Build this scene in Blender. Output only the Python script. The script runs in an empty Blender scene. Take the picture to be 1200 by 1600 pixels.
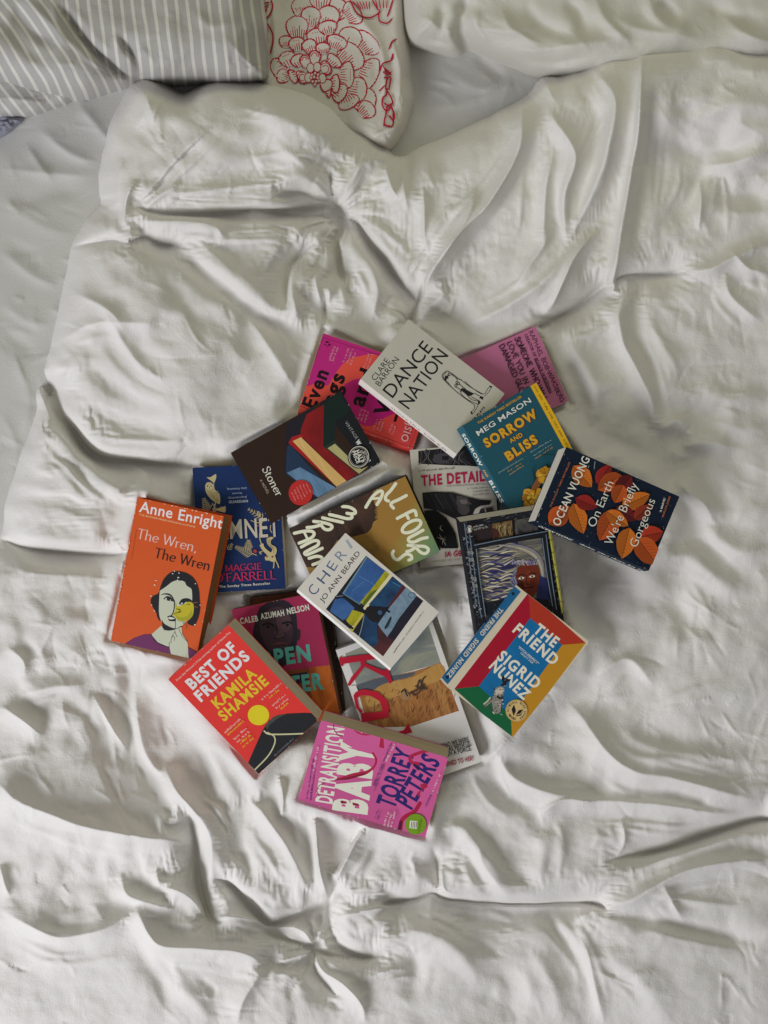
import bpy, bmesh, math, random
import numpy as np
from mathutils import Vector, Matrix

random.seed(7)
rng = np.random.default_rng(11)
scene = bpy.context.scene
COL = scene.collection

# ---------------------------------------------------------------- camera, light, exposure
CAM_H = 1.2                      # metres above the bed sheet; 1 mm of sheet = 1 px of a 1200 x 1600 frame
cam_data = bpy.data.cameras.new('camera')
cam_data.sensor_fit = 'VERTICAL'
cam_data.sensor_height = 24.0
cam_data.lens = 24.0 / (2 * 0.8 / CAM_H)
cam_data.clip_start = 0.05
cam_data.clip_end = 50
cam = bpy.data.objects.new('camera', cam_data)
COL.objects.link(cam)
cam.location = (0, 0, CAM_H)
scene.camera = cam

world = bpy.data.worlds.new('World')
scene.world = world
world.use_nodes = True
bg = world.node_tree.nodes['Background']
bg.inputs['Color'].default_value = (1.0, 0.985, 0.955, 1)
bg.inputs['Strength'].default_value = 0.2

def area(name, loc, target, size, sy, power, color):
    l = bpy.data.lights.new(name, 'AREA')
    l.shape = 'RECTANGLE'; l.size = size; l.size_y = sy
    l.energy = power; l.color = color
    o = bpy.data.objects.new(name, l); COL.objects.link(o)
    o.location = loc
    o.rotation_euler = (Vector(target) - Vector(loc)).to_track_quat('-Z', 'Y').to_euler()
    return o
area('window_light', (-2.25, -2.2, 1.85), (0.0, -0.1, 0.0), 1.9, 1.4, 104, (0.93, 0.94, 1.0))
area('warm_fill_light', (0.35, 1.7, 1.5), (0.15, 0.4, 0.0), 1.8, 1.0, 7.0, (1.0, 0.99, 0.6))  # added warm fill over the head end, standing for light bounced around the room

vs = scene.view_settings
scene.display_settings.display_device = 'sRGB'
vs.view_transform = 'Standard'
vs.look = 'None'
vs.exposure = 0.0
vs.gamma = 1.0
vs.use_curve_mapping = False
scene.cycles.max_bounces = 8
scene.cycles.diffuse_bounces = 4

# ---------------------------------------------------------------- helpers
def P(px, py, z):
    """world point at height z (m) that lies over frame position px, py"""
    k = (CAM_H - z) / CAM_H
    return Vector(((px - 600) * 0.001 * k, (800 - py) * 0.001 * k, z))

def lin(h):
    h = h.lstrip('#')
    out = []
    for i in (0, 2, 4):
        c = int(h[i:i + 2], 16) / 255
        out.append(c / 12.92 if c <= 0.04045 else ((c + 0.055) / 1.055) ** 2.4)
    return out

def nodes_of(name):
    m = bpy.data.materials.new(name)
    m.use_nodes = True
    nt = m.node_tree
    return m, nt, nt.nodes['Principled BSDF']

def N(nt, kind, **kw):
    n = nt.nodes.new(kind)
    for k, v in kw.items():
        setattr(n, k, v)
    return n

def mesh_obj(name, verts, faces, mats, parent=None, face_mats=None, smooth=False):
    me = bpy.data.meshes.new(name)
    me.from_pydata([tuple(v) for v in verts], [], [tuple(f) for f in faces])
    for m in mats:
        me.materials.append(m)
    if face_mats is not None:
        me.polygons.foreach_set('material_index', np.asarray(face_mats, dtype=np.int32))
    if smooth:
        me.polygons.foreach_set('use_smooth', np.ones(len(me.polygons), dtype=bool))
    me.update()
    o = bpy.data.objects.new(name, me)
    COL.objects.link(o)
    if parent:
        o.parent = parent
    return o

def tag(o, label=None, cat=None, group=None, kind=None):
    if label: o['label'] = label
    if cat: o['category'] = cat
    if group: o['group'] = group
    if kind: o['kind'] = kind

# ---------------------------------------------------------------- smooth random fields (numpy)
def vnoise(X, Y, scale, seed, sx=1.0, sy=1.0, ang=0.0):
    c, s = math.cos(ang), math.sin(ang)
    U = (X * c + Y * s) / (scale * sx) + 1000.3
    V = (-X * s + Y * c) / (scale * sy) + 1000.7
    r = np.random.default_rng(seed)
    T = r.random((256, 256)) * 2 - 1
    iu = np.floor(U).astype(int); iv = np.floor(V).astype(int)
    fu = U - iu; fv = V - iv
    fu = fu * fu * fu * (fu * (fu * 6 - 15) + 10)
    fv = fv * fv * fv * (fv * (fv * 6 - 15) + 10)
    g = lambda a, b: T[a % 256, b % 256]
    return ((g(iu, iv) * (1 - fu) + g(iu + 1, iv) * fu) * (1 - fv)
            + (g(iu, iv + 1) * (1 - fu) + g(iu + 1, iv + 1) * fu) * fv)

def facets(X, Y, scale, seed, ang, stretch=1.0):
    """flat-faced crumpling: random heights joined by straight facets"""
    c, s = math.cos(ang), math.sin(ang)
    U = (X * c + Y * s) / (scale * stretch) + 1000.3; V = (-X * s + Y * c) / scale + 1000.7
    U = U + 0.5 * V
    T = np.random.default_rng(seed).random((256, 256)) * 2 - 1
    i = np.floor(U).astype(int); j = np.floor(V).astype(int); fu = U - i; fv = V - j
    g = lambda p, q: T[p % 256, q % 256]
    a, b, c2, d = g(i, j), g(i + 1, j), g(i + 1, j + 1), g(i, j + 1)
    return np.where(fu > fv, a + (b - a) * fu + (c2 - b) * fv, a + (d - a) * fv + (c2 - d) * fu)

def sstep(a, b, x):
    t = np.clip((x - a) / (b - a), 0, 1)
    return t * t * (3 - 2 * t)

def catmull(pts, step=5.0):
    p = [np.array(q, float) for q in pts]
    if len(p) == 2:
        n = max(2, int(np.linalg.norm(p[1] - p[0]) / step) + 1)
        return np.array([p[0] + (p[1] - p[0]) * t for t in np.linspace(0, 1, n)])
    q = [2 * p[0] - p[1]] + p + [2 * p[-1] - p[-2]]
    out = []
    for i in range(1, len(q) - 2):
        n = max(2, int(np.linalg.norm(q[i + 1] - q[i]) / step))
        for t in np.linspace(0, 1, n, endpoint=False):
            a, b, c, d = q[i - 1], q[i], q[i + 1], q[i + 2]
            out.append(0.5 * ((2 * b) + (c - a) * t + (2 * a - 5 * b + 4 * c - d) * t * t + (3 * b - a - 3 * c + d) * t ** 3))
    out.append(p[-1])
    return np.array(out)

def poly_sd(X, Y, poly):
    """signed distance to a polygon, positive inside"""
    p = np.array(poly, float)
    D = np.full(X.shape, 1e9); inside = np.zeros(X.shape, bool)
    n = len(p)
    for i in range(n):
        a = p[i]; b = p[(i + 1) % n]
        e = b - a
        t = np.clip(((X - a[0]) * e[0] + (Y - a[1]) * e[1]) / (e @ e + 1e-9), 0, 1)
        D = np.minimum(D, (X - a[0] - t * e[0]) ** 2 + (Y - a[1] - t * e[1]) ** 2)
        c = ((a[1] > Y) != (b[1] > Y)) & (X < (b[0] - a[0]) * (Y - a[1]) / (b[1] - a[1] + 1e-12) + a[0])
        inside ^= c
    D = np.sqrt(D)
    return np.where(inside, D, -D)

def stroke(H, gx, gy, pts, h, wl, wr=None, kind='r', e0=0.3, e1=0.3):
    """press a fold into the height grid H (mm).  kinds: r rounded ridge, s sharp ridge,
    st step (left side up, right side down).  wl / wr: reach on the left / right of the line"""
    wr = wr or wl
    c = catmull(pts)
    seg = np.diff(c, axis=0)
    L = np.concatenate([[0], np.cumsum(np.hypot(seg[:, 0], seg[:, 1]))])
    tt = L / L[-1]
    tan = np.vstack([seg, seg[-1:]])
    tan /= np.hypot(tan[:, 0], tan[:, 1])[:, None] + 1e-9
    R = 3.2 * max(wl, wr)
    i0, i1 = np.searchsorted(gx, [c[:, 0].min() - R, c[:, 0].max() + R])
    j0, j1 = np.searchsorted(gy, [c[:, 1].min() - R, c[:, 1].max() + R])
    if i1 - i0 < 2 or j1 - j0 < 2:
        return
    X, Y = np.meshgrid(gx[i0:i1], gy[j0:j1])
    best = np.full(X.shape, 1e12); idx = np.zeros(X.shape, int)
    for k in range(len(c)):
        d = (X - c[k, 0]) ** 2 + (Y - c[k, 1]) ** 2
        m = d < best
        best[m] = d[m]; idx[m] = k
    dx = X - c[idx, 0]; dy = Y - c[idx, 1]
    side = tan[idx, 0] * dy - tan[idx, 1] * dx          # > 0: right of travel (y points down)
    for di in (-1, 0):                                   # distance to the neighbouring segments, not just to the points
        a0 = np.clip(idx + di, 0, len(c) - 2)
        ex_ = c[a0 + 1] - c[a0]
        q = np.clip(((X - c[a0, 0]) * ex_[..., 0] + (Y - c[a0, 1]) * ex_[..., 1]) / ((ex_ ** 2).sum(-1) + 1e-9), 0, 1)
        best = np.minimum(best, (X - c[a0, 0] - q * ex_[..., 0]) ** 2 + (Y - c[a0, 1] - q * ex_[..., 1]) ** 2)
    d = np.sqrt(best)
    t = np.clip(tt[idx] + (dx * tan[idx, 0] + dy * tan[idx, 1]) / L[-1] * ((idx == 0) | (idx == len(c) - 1)), -1, 2)
    a = np.ones_like(t)
    if e0 > 0: a *= sstep(-0.04, e0, t)
    if e1 > 0: a *= sstep(-0.04, e1, 1 - t)
    blend = 0.5 + 0.5 * np.tanh(side / 3.0)
    w = wl * (1 - blend) + wr * blend
    if kind == 'r' and h > 0:
        r = 0.28 * w
        f = np.exp(-(np.sqrt(d * d + r * r) - r) / (0.72 * w)) * np.exp(-(d / (2.4 * w)) ** 2)
    elif kind == 'r':
        f = np.exp(-(d / w) ** 2)
    elif kind == 's':
        f = np.exp(-(np.sqrt(d * d + 6.0) - 2.45) / w)
        f *= np.exp(-(d / (2.6 * w)) ** 2)
    else:
        f = -np.tanh(side / 2.2) * np.exp(-(d / w) ** 2)
    H[j0:j1, i0:i1] += h * a * f

def grid_mesh(name, gx, gy, H, mats, keep=None, attrs=None):
    """height grid (mm over the sheet) to a mesh; every vertex stands at its own height in space"""
    ny, nx = H.shape
    X, Y = np.meshgrid(gx, gy) if np.ndim(gx) == 1 else (gx, gy)
    Z = H * 0.001
    k = (CAM_H - Z) / CAM_H
    V = np.stack([(X - 600) * 0.001 * k, (800 - Y) * 0.001 * k, Z], -1).reshape(-1, 3)
    idx = np.arange(nx * ny).reshape(ny, nx)
    F = np.stack([idx[:-1, :-1], idx[1:, :-1], idx[1:, 1:], idx[:-1, 1:]], -1).reshape(-1, 4)
    if keep is not None:
        kf = keep[:-1, :-1] | keep[1:, :-1] | keep[1:, 1:] | keep[:-1, 1:]
        F = F[kf.reshape(-1)]
    used = np.zeros(len(V), bool); used[F.reshape(-1)] = True
    remap = np.cumsum(used) - 1
    V = V[used]; F = remap[F]
    me = bpy.data.meshes.new(name)
    me.vertices.add(len(V)); me.vertices.foreach_set('co', V.astype(np.float32).reshape(-1))
    me.loops.add(len(F) * 4); me.loops.foreach_set('vertex_index', F.astype(np.int32).reshape(-1))
    me.polygons.add(len(F))
    me.polygons.foreach_set('loop_start', np.arange(0, len(F) * 4, 4, dtype=np.int32))
    me.polygons.foreach_set('loop_total', np.full(len(F), 4, dtype=np.int32))
    me.polygons.foreach_set('use_smooth', np.ones(len(F), bool))
    for m in mats: me.materials.append(m)
    me.update(calc_edges=True)
    if attrs:
        for an, arr in attrs.items():
            at = me.attributes.new(an, 'FLOAT', 'POINT')
            at.data.foreach_set('value', arr.reshape(-1)[used].astype(np.float32))
    o = bpy.data.objects.new(name, me); COL.objects.link(o)
    return o

# ---------------------------------------------------------------- fabric materials
def fabric(name, color, bump=0.25, weave=1.0, tint=None, rough=0.85):
    m, nt, b = nodes_of(name)
    tc = N(nt, 'ShaderNodeTexCoord')
    n1 = N(nt, 'ShaderNodeTexNoise'); n1.inputs['Scale'].default_value = 6; n1.inputs['Detail'].default_value = 6
    nt.links.new(tc.outputs['Object'], n1.inputs['Vector'])
    mix = N(nt, 'ShaderNodeMix', data_type='RGBA')
    c = lin(color)
    mix.inputs['A'].default_value = [v * 0.955 for v in c] + [1]
    mix.inputs['B'].default_value = [min(.9, v * 1.03) for v in c] + [1]
    nt.links.new(n1.outputs['Fac'], mix.inputs['Factor'])
    nt.links.new(mix.outputs['Result'], b.inputs['Base Color'])
    b.inputs['Roughness'].default_value = rough
    b.inputs['Specular IOR Level'].default_value = 0.18
    b.inputs['Sheen Weight'].default_value = 0.12
    b.inputs['Sheen Roughness'].default_value = 0.5
    # slubby weave: two crossed stretched noises, plus fine crumpling
    mp1 = N(nt, 'ShaderNodeMapping'); mp1.inputs['Scale'].default_value = (900, 160, 200)
    mp2 = N(nt, 'ShaderNodeMapping'); mp2.inputs['Scale'].default_value = (160, 900, 200)
    w1 = N(nt, 'ShaderNodeTexNoise'); w1.inputs['Scale'].default_value = 1; w1.inputs['Detail'].default_value = 2
    w2 = N(nt, 'ShaderNodeTexNoise'); w2.inputs['Scale'].default_value = 1; w2.inputs['Detail'].default_value = 2
    for mp, w in ((mp1, w1), (mp2, w2)):
        nt.links.new(tc.outputs['Object'], mp.inputs['Vector'])
        nt.links.new(mp.outputs['Vector'], w.inputs['Vector'])
    add = N(nt, 'ShaderNodeMath', operation='ADD')
    nt.links.new(w1.outputs['Fac'], add.inputs[0]); nt.links.new(w2.outputs['Fac'], add.inputs[1])
    bp1 = N(nt, 'ShaderNodeBump'); bp1.inputs['Strength'].default_value = 0.42 * weave
    bp1.inputs['Distance'].default_value = 0.001
    nt.links.new(add.outputs[0], bp1.inputs['Height'])
    cr = N(nt, 'ShaderNodeTexNoise'); cr.inputs['Scale'].default_value = 55; cr.inputs['Detail'].default_value = 7
    cr.inputs['Roughness'].default_value = 0.62; cr.inputs['Distortion'].default_value = 1.4
    cr.noise_type = 'RIDGED_MULTIFRACTAL'
    nt.links.new(tc.outputs['Object'], cr.inputs['Vector'])
    bp2 = N(nt, 'ShaderNodeBump'); bp2.inputs['Strength'].default_value = bump
    bp2.inputs['Distance'].default_value = 0.003
    nt.links.new(cr.outputs['Fac'], bp2.inputs['Height'])
    nt.links.new(bp1.outputs['Normal'], bp2.inputs['Normal'])
    nt.links.new(bp2.outputs['Normal'], b.inputs['Normal'])
    return m, nt, b, mix

# ---------------------------------------------------------------- the lie of the bedding
BASE_PTS = np.array([
 (330,215,122),(250,180,104),(450,190,112),(400,285,96),(531,330,58),(570,290,60),(600,235,48),
 (200,470,114),(300,560,106),(400,610,78),(140,570,98),(130,430,96),(330,460,96),(450,520,72),
 (100,760,82),(180,700,78),(60,800,76),(250,800,60),
 (650,300,92),(760,270,98),(880,190,120),(950,140,130),(1010,120,132),(1150,130,120),(1080,260,80),(1180,340,86),(890,400,88),(720,420,74),(640,505,52),
 (1000,500,72),(950,600,76),(1100,600,74),(1150,750,74),(1050,860,58),(1120,1000,70),(980,960,58),
 (600,620,50),(700,800,40),(500,800,44),(600,900,38),(400,900,44),(650,1050,38),(450,1080,42),(850,850,44),(800,650,48),(560,700,48),(740,1000,40),
 (800,1220,60),(1000,1250,64),(1100,1150,64),(1100,1370,58),(1100,1520,62),(820,1520,48),(590,1350,66),(600,1490,54),(400,1330,60),(492,1482,34),
 (350,1240,58),(240,1130,46),(80,1080,60),(90,1230,70),(150,1400,58),(40,1450,62),(250,1550,58),(450,1570,54),(20,950,72),(120,900,66),
 (1500,200,80),(1500,900,70),(1500,1500,60),(600,1900,50),(0,1900,50),(1300,1900,50),(-150,1300,60)], float)

def base_h(X, Y, sig=75.0):
    num = np.zeros_like(X, dtype=float); den = np.zeros_like(X, dtype=float)
    for x, y, h in BASE_PTS:
        w = 1.0 / (((X - x) ** 2 + (Y - y) ** 2) / (sig * sig) + 0.35) ** 2
        num += w * h; den += w
    return num / den

# ---------------------------------------------------------------- where each book lies
# corners of the front cover in frame px: top left, top right, bottom left (as the cover is read), thickness mm
BOOKS = {}
def lay(key, TL, TR, BL, t, soft=0.0):
    BOOKS[key] = dict(TL=np.array(TL, float), TR=np.array(TR, float), BL=np.array(BL, float), t=t, soft=soft)
# listed from the bottom of the heap upwards
lay('evenings', (468,637), (507,515), (643,708), 21)
lay('someone', (838,514), (890,631), (656,586), 15)
lay('details', (641,703), (768,692), (657,887), 11)
lay('hamnet', (303,731), (436,724), (312,927), 22)
lay('brown', (389,934), (513,918), (414,1130), 14)
lay('kala', (525,1016), (673,963), (604,1243), 22)
lay('dance', (560,597), (635,503), (717,705), 11)
lay('sorrow', (721,667), (835,599), (825,836), 22)
lay('penguin', (717,816), (853,794), (750,1008), 20)
lay('ocean', (837,813), (885,697), (1013,893), 19)
lay('stoner', (535,615), (598,726), (358,703), 17)
lay('allfours', (630,738), (684,855), (455,834), 22)
lay('wren', (221,779), (355,808), (167,1000), 26)
lay('open', (361,953), (491,926), (403,1147), 19)
lay('best', (267,1058), (361,973), (400,1213), 21)
lay('friend', (820,925), (922,1003), (698,1073), 17)
lay('detrans', (466,1249), (502,1124), (664,1309), 21)
lay('cheri', (462,924), (537,836), (614,1041), 13)

def quad(b):
    return [b['TL'], b['TR'], b['TR'] + b['BL'] - b['TL'], b['BL']]

_gx = np.arange(280, 1100, 6.0); _gy = np.arange(480, 1340, 6.0)
_GX, _GY = np.meshgrid(_gx, _gy)
_top = base_h(_GX, _GY) - 7.0
_extra = {'wren': 4.0}
for key, b in BOOKS.items():
    sd = poly_sd(_GX, _GY, quad(b))
    m = sd > -3
    x = _GX[m]; y = _GY[m]; z = _top[m]
    cx, cy = np.mean(quad(b), axis=0)
    best = None
    for sa in np.linspace(-0.12, 0.12, 25):
        for sb in np.linspace(-0.12, 0.12, 25):
            c = np.max(z - sa * (x - cx) - sb * (y - cy))
            cost = c + 700 * (sa * sa + sb * sb)
            if best is None or cost < best[0]:
                best = (cost, sa, sb, c)
    _, sa, sb, c = best
    b['pl'] = (cx, cy, sa, sb, c + 0.8)
    in_ = sd > 0
    _top[in_] = np.maximum(_top[in_], (c + 0.8 + b['t'] + sa * (_GX - cx) + sb * (_GY - cy))[in_])

def bottom_z(b, X, Y):
    cx, cy, sa, sb, c = b['pl']
    return c + sa * (X - cx) + sb * (Y - cy)

# ---------------------------------------------------------------- let the cover settle as cloth
def blur(a, n, times=3):
    for _ in range(times):
        for ax in (0, 1):
            pad = [(0, 0), (0, 0)]; pad[ax] = (n + 1, n)
            c = np.cumsum(np.pad(a, pad, mode='edge'), axis=ax)
            hi = [slice(None)] * 2; lo = [slice(None)] * 2
            hi[ax] = slice(2 * n + 1, None); lo[ax] = slice(0, -(2 * n + 1))
            a = (c[tuple(hi)] - c[tuple(lo)]) / (2 * n + 1)
    return a

def settle(X, Y, Z, iters, slack, kb, kp, nb, comp=0.06, nbend=1):
    p = np.stack([X, Y, Z], -1).astype(np.float32)
    p0 = p.copy()
    dirs = [(0, 1, 1.0), (1, 0, 1.0), (1, 1, 0.35), (1, -1, 0.35)]
    sets = []
    ny, nx = X.shape
    for di, dj, k in dirs:
        if dj >= 0:
            A = p[:ny - di, :nx - dj]; B = p[di:, dj:]
        else:
            A = p[:ny - di, -dj:]; B = p[di:, :nx + dj]
        L = np.linalg.norm(B - A, axis=-1)
        L = blur(L, nb) * (slack if np.ndim(slack) == 0 else slack[:L.shape[0], :L.shape[1]])
        for c in (0, 1):
            if di == 0:
                a = (slice(0, ny), slice(c, nx - 1, 2)); b = (slice(0, ny), slice(c + 1, nx, 2)); l = L[:, c::2]
            elif dj == 0:
                a = (slice(c, ny - 1, 2), slice(0, nx)); b = (slice(c + 1, ny, 2), slice(0, nx)); l = L[c::2]
            elif dj == 1:
                a = (slice(c, ny - 1, 2), slice(0, nx - 1)); b = (slice(c + 1, ny, 2), slice(1, nx)); l = L[c::2]
            else:
                a = (slice(c, ny - 1, 2), slice(1, nx)); b = (slice(c + 1, ny, 2), slice(0, nx - 1)); l = L[c::2]
            sets.append((a, b, l.astype(np.float32), k))
    for it in range(iters):
        for a, b, l, k in sets:
            dlt = p[b] - p[a]
            n = np.sqrt((dlt * dlt).sum(-1)) + 1e-6
            e = n - l
            dlt *= (0.5 * k * np.where(e > 0, e, comp * e) / n)[..., None]
            p[a] += dlt; p[b] -= dlt
        for _ in range(nbend):
            q = p[1:-1, 1:-1] * -4 + p[:-2, 1:-1] + p[2:, 1:-1] + p[1:-1, :-2] + p[1:-1, 2:]
            r = q[1:-1, 1:-1] * -4 + q[:-2, 1:-1] + q[2:, 1:-1] + q[1:-1, :-2] + q[1:-1, 2:]
            p[2:-2, 2:-2] -= kb * r
        p += kp * (p0 - p)
    return p

# ---------------------------------------------------------------- fitted sheet (the setting)
sheet_mat, *_ = fabric('sheet_cotton', '#c6c5c0', bump=0.06)
gx = np.unique(np.concatenate([np.arange(-700, -40, 12.0), np.arange(-40, 900, 2.5), np.arange(904, 1901, 12.0)])); gy = np.unique(np.concatenate([np.arange(-500, 60, 12.0), np.arange(60, 900, 2.5), np.arange(904, 2101, 12.0)]))
X, Y = np.meshgrid(gx, gy)
H = 2.2 * vnoise(X, Y, 120, 3) + 1.2 * vnoise(X, Y, 60, 4, 1.6, 0.7, 0.5)
for pts, h, wl, wr in [
    ([(60,200),(110,240),(155,255)], 7, 14, 10), ([(40,225),(65,262),(85,285)], 6, 9, 12), ([(0,262),(70,270),(150,275)], 5, 12, 10),
    ([(120,160),(150,195),(180,230)], 7, 13, 12), ([(10,330),(80,300),(140,300)], -5, 20, 14), ([(0,300),(60,350),(120,370)], 4, 16, 16),
    ([(0,390),(50,430),(95,450)], 6, 16, 12), ([(0,470),(40,500),(80,510)], 5, 18, 12), ([(20,560),(45,620),(35,690)], 5, 13, 16),
    ([(0,640),(25,700),(10,760)], 4, 12, 12), ([(5,520),(60,555)], -4, 12, 14),
    ([(690,110),(760,140),(830,120)], 5, 18, 16), ([(660,170),(740,160),(800,135)], 4, 14, 12), ([(740,85),(790,125)], -5, 10, 10)]:
    stroke(H, gx, gy, pts, h * 0.8, wl, wr)
cr = random.Random(3)
for k in range(90):
    x = cr.uniform(-20, 170) if k < 70 else cr.uniform(650, 840); y = cr.uniform(190, 860) if k < 70 else cr.uniform(80, 200)
    a = cr.gauss(0.5, 0.6); L = cr.uniform(20, 80); m = cr.gauss(0, 6)
    w = cr.uniform(2.5, 8)
    stroke(H, gx, gy, [(x, y), (x + math.cos(a) * L / 2 + m, y + math.sin(a) * L / 2), (x + math.cos(a) * L, y + math.sin(a) * L)], cr.choice((-.6, 1)) * w * cr.uniform(.15, .42), w, w * cr.uniform(.8, 1.6), 'r', .4, .4)
sheet = grid_mesh('bed_sheet', gx, gy, H, [sheet_mat])
tag(sheet, kind='structure')

# ---------------------------------------------------------------- duvet
EDGE = [(232,122),(216,126),(203,137),(188,165),(172,200),(161,240),(155,275),(157,305),(160,322),(138,345),(116,380),(110,400),(104,432),
        (95,470),(86,520),(74,560),(72,584),(84,612),(78,622),(66,606),(59,616),(60,640),(50,672),(38,700),(24,745),(10,790),(4,830),(-20,865),(-80,930),
        (-120,1000),(-140,1150),(-140,1740),(1400,1740),(1400,76),(1300,66),(1200,60),(1130,49),(1060,49),(1000,62),(950,79),(905,102),(872,117),
        (848,121),(836,134),(826,150),(800,164),(760,184),(700,214),(655,233),(632,246),(612,243),(598,226),(565,196),(530,170),(490,146),
        (440,131),(390,127),(340,128),(305,137),(288,145),(268,138),(250,126)]
gx = np.arange(-160, 1421, 3.0); gy = np.arange(20, 1761, 3.0)
X, Y = np.meshgrid(gx, gy)
wx = 5 * vnoise(X, Y, 45, 21) + 2.5 * vnoise(X, Y, 18, 22)
wy = 5 * vnoise(X, Y, 45, 23) + 2.5 * vnoise(X, Y, 18, 24)
H = base_h(X, Y)
GAIN = 1.75
CREASES = []
ECHO = []
def S(o, s, pts, h, wl, wr=None, kind='r', e0=0.3, e1=0.3):
    wr = wr or wl
    GAIN = 1.75 if o[1] + sum(p[1] for p in pts) / len(pts) * s < 1000 else 1.45
    f = 1.08 if kind == 'r' else 1.05
    if kind == 'r' and h < 0: h *= 0.65
    ECHO.append(([(o[0] + p[0] * s, o[1] + p[1] * s) for p in pts], h, wl, wr))
    if kind == 's': CREASES.append(([(o[0] + p[0] * s, o[1] + p[1] * s) for p in pts], h, min(wl, wr), e0, e1))
    stroke(H, gx, gy, [(o[0] + p[0] * s, o[1] + p[1] * s) for p in pts], h * GAIN, wl * f, wr * f, kind, e0, e1)
    if kind == 's' and h < -8:                          # the filling swells up on both sides of a tight crease
        stroke(H, gx, gy, [(o[0] + p[0] * s, o[1] + p[1] * s) for p in pts], h * 0.9, wl * 2.7, wr * 2.7, 'r', e0, e1)
I = (0, 0)
def R(pts, h, wl, wr=None, kind='r', e0=0.3, e1=0.3): S(I, 1.0, pts, h, wl, wr, kind, e0, e1)

# --- upper left puff and the pinch at (531, 328)
A = ((0, 0), 1/3)          # 400 px crop at top left
R([(205,322),(250,332),(336,334),(420,330),(500,328),(533,327)], -12, 10, 8, 's', 0.25, 0)
R([(222,318),(300,324),(400,318),(500,312)], 9, 16, 12)
R([(215,345),(255,345),(300,348),(338,358),(350,385)], 13, 14, 13)
R([(200,375),(226,372),(250,383),(290,388)], -13, 10, 10, 's')
S(*A, [(640,840),(600,920),(585,1010),(575,1070)], 10, 7, 7, 's')
S(*A, [(575,740),(560,850),(560,980)], 8, 9, 8)
S(*A, [(545,960),(580,1080)], -8, 7, 7)
S(*A, [(1010,570),(900,680),(760,830),(640,960)], 8, 9, 12)
S(*A, [(960,640),(800,800),(660,980)], -6, 6, 6, 's')
S(*A, [(850,850),(740,920),(690,990)], 6, 8, 8)
S(*A, [(800,420),(740,500),(710,580)], 4, 6, 8)
S(*A, [(700,420),(680,520),(640,600)], 5, 12, 12)
Bc = ((400, 150), 0.3)     # pinch crop
S(*Bc, [(0,100),(120,110),(260,200),(400,280),(500,310)], 9, 22, 16)
S(*Bc, [(130,130),(280,220),(440,290)], -7, 8, 10)
S(*Bc, [(100,440),(230,420),(330,470),(390,530)], 10, 20, 14)
S(*Bc, [(80,510),(230,520),(330,550),(400,570)], -9, 8, 10, 's', 0.3, 0)
S(*Bc, [(0,560),(200,570),(330,590),(410,600)], 6, 8, 7, 'r', 0.3, 0)
S(*Bc, [(0,610),(160,610),(300,625),(430,650)], -9, 6, 6, 's', 0.3, 0)
S(*Bc, [(500,320),(480,420),(430,520),(410,570)], -8, 10, 9, 'r', 0.3, 0)
S(*Bc, [(400,400),(390,500),(405,560)], -8, 7, 7, 's')
S(*Bc, [(660,270),(740,320),(600,345),(540,380),(490,460),(450,560),(445,610)], 14, 11, 16, 'r', 0.3, 0)
S(*Bc, [(520,320),(560,330),(600,345)], -8, 7, 7)
S(*Bc, [(420,655),(300,680),(220,720),(180,770)], 10, 12, 13)
S(*Bc, [(430,660),(260,700),(200,740)], -8, 5, 7, 's', 0, 0.3)
S(*Bc, [(290,760),(230,830),(180,900),(155,1000),(150,1100)], -12, 7, 9, 's')
S(*Bc, [(240,860),(200,950),(195,1060),(215,1180)], 12, 13, 14)
S(*Bc, [(370,700),(330,850),(290,960),(285,1040)], -10, 8, 8)
S(*Bc, [(340,900),(310,960),(330,1040),(345,1110)], 6, 8, 7)
S(*Bc, [(435,670),(428,760),(440,900),(448,970)], -17, 7, 8, 's', 0, 0.2)
S(*Bc, [(470,680),(460,820),(460,960)], 8, 8, 8)
S(*Bc, [(345,1010),(370,1000),(380,1040),(360,1120)], 7, 6, 6)
S(*Bc, [(365,1030),(362,1120),(355,1200)], -10, 5, 6, 's')
S(*Bc, [(480,700),(560,840),(620,1000),(600,1180)], 7, 14, 12)
S(*Bc, [(480,640),(560,740),(660,860),(750,980),(820,1075)], -15, 8, 11, 's', 0.1, 0.1)
S(*Bc, [(500,620),(600,710),(720,840),(840,1000)], 9, 11, 9)
S(*Bc, [(890,930),(850,1010),(820,1100),(800,1170)], -16, 8, 9, 's', 0.3, 0)
S(*Bc, [(1160,600),(1040,740),(950,850),(890,930)], -9, 9, 13)
S(*Bc, [(1140,480),(1060,640),(930,850)], 8, 11, 13)
S(*Bc, [(670,360),(700,430),(750,540)], 7, 9, 8, 's')
S(*Bc, [(760,400),(780,500),(790,590)], 5, 6, 6)
S(*Bc, [(870,480),(880,640),(880,820)], 5, 6, 5, 's')
S(*Bc, [(1000,1000),(930,1080),(870,1160)], 6, 12, 12)
# --- puff on the left with its long slanting hollow
R([(250,383),(290,405),(340,445),(400,490),(450,525),(480,560)], -15, 20, 16)
R([(300,390),(355,430),(410,470),(460,500)], 10, 16, 18)
R([(180,376),(210,366),(250,385)], 7, 10, 9)
R([(110,388),(145,380),(180,376),(215,380)], -9, 5, 8, 's', 0, 0.4)
R([(70,590),(90,640),(110,668),(146,708),(200,722),(300,731),(350,735)], -24, 9, 12, 's', 0.02, 0.3)
R([(86,600),(120,660),(170,700),(230,712),(320,716)], 11, 14, 11)
R([(60,608),(68,640),(80,665)], 11, 7, 8)
R([(65,650),(120,710),(170,760),(215,790)], 9, 14, 14)
R([(0,842),(40,858),(100,866),(180,868),(215,850)], -15, 8, 10, 's', 0.1, 0.2)
R([(30,830),(100,848),(180,848)], 8, 12, 9)
R([(195,725),(225,740),(232,775)], 7, 7, 8)
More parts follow.
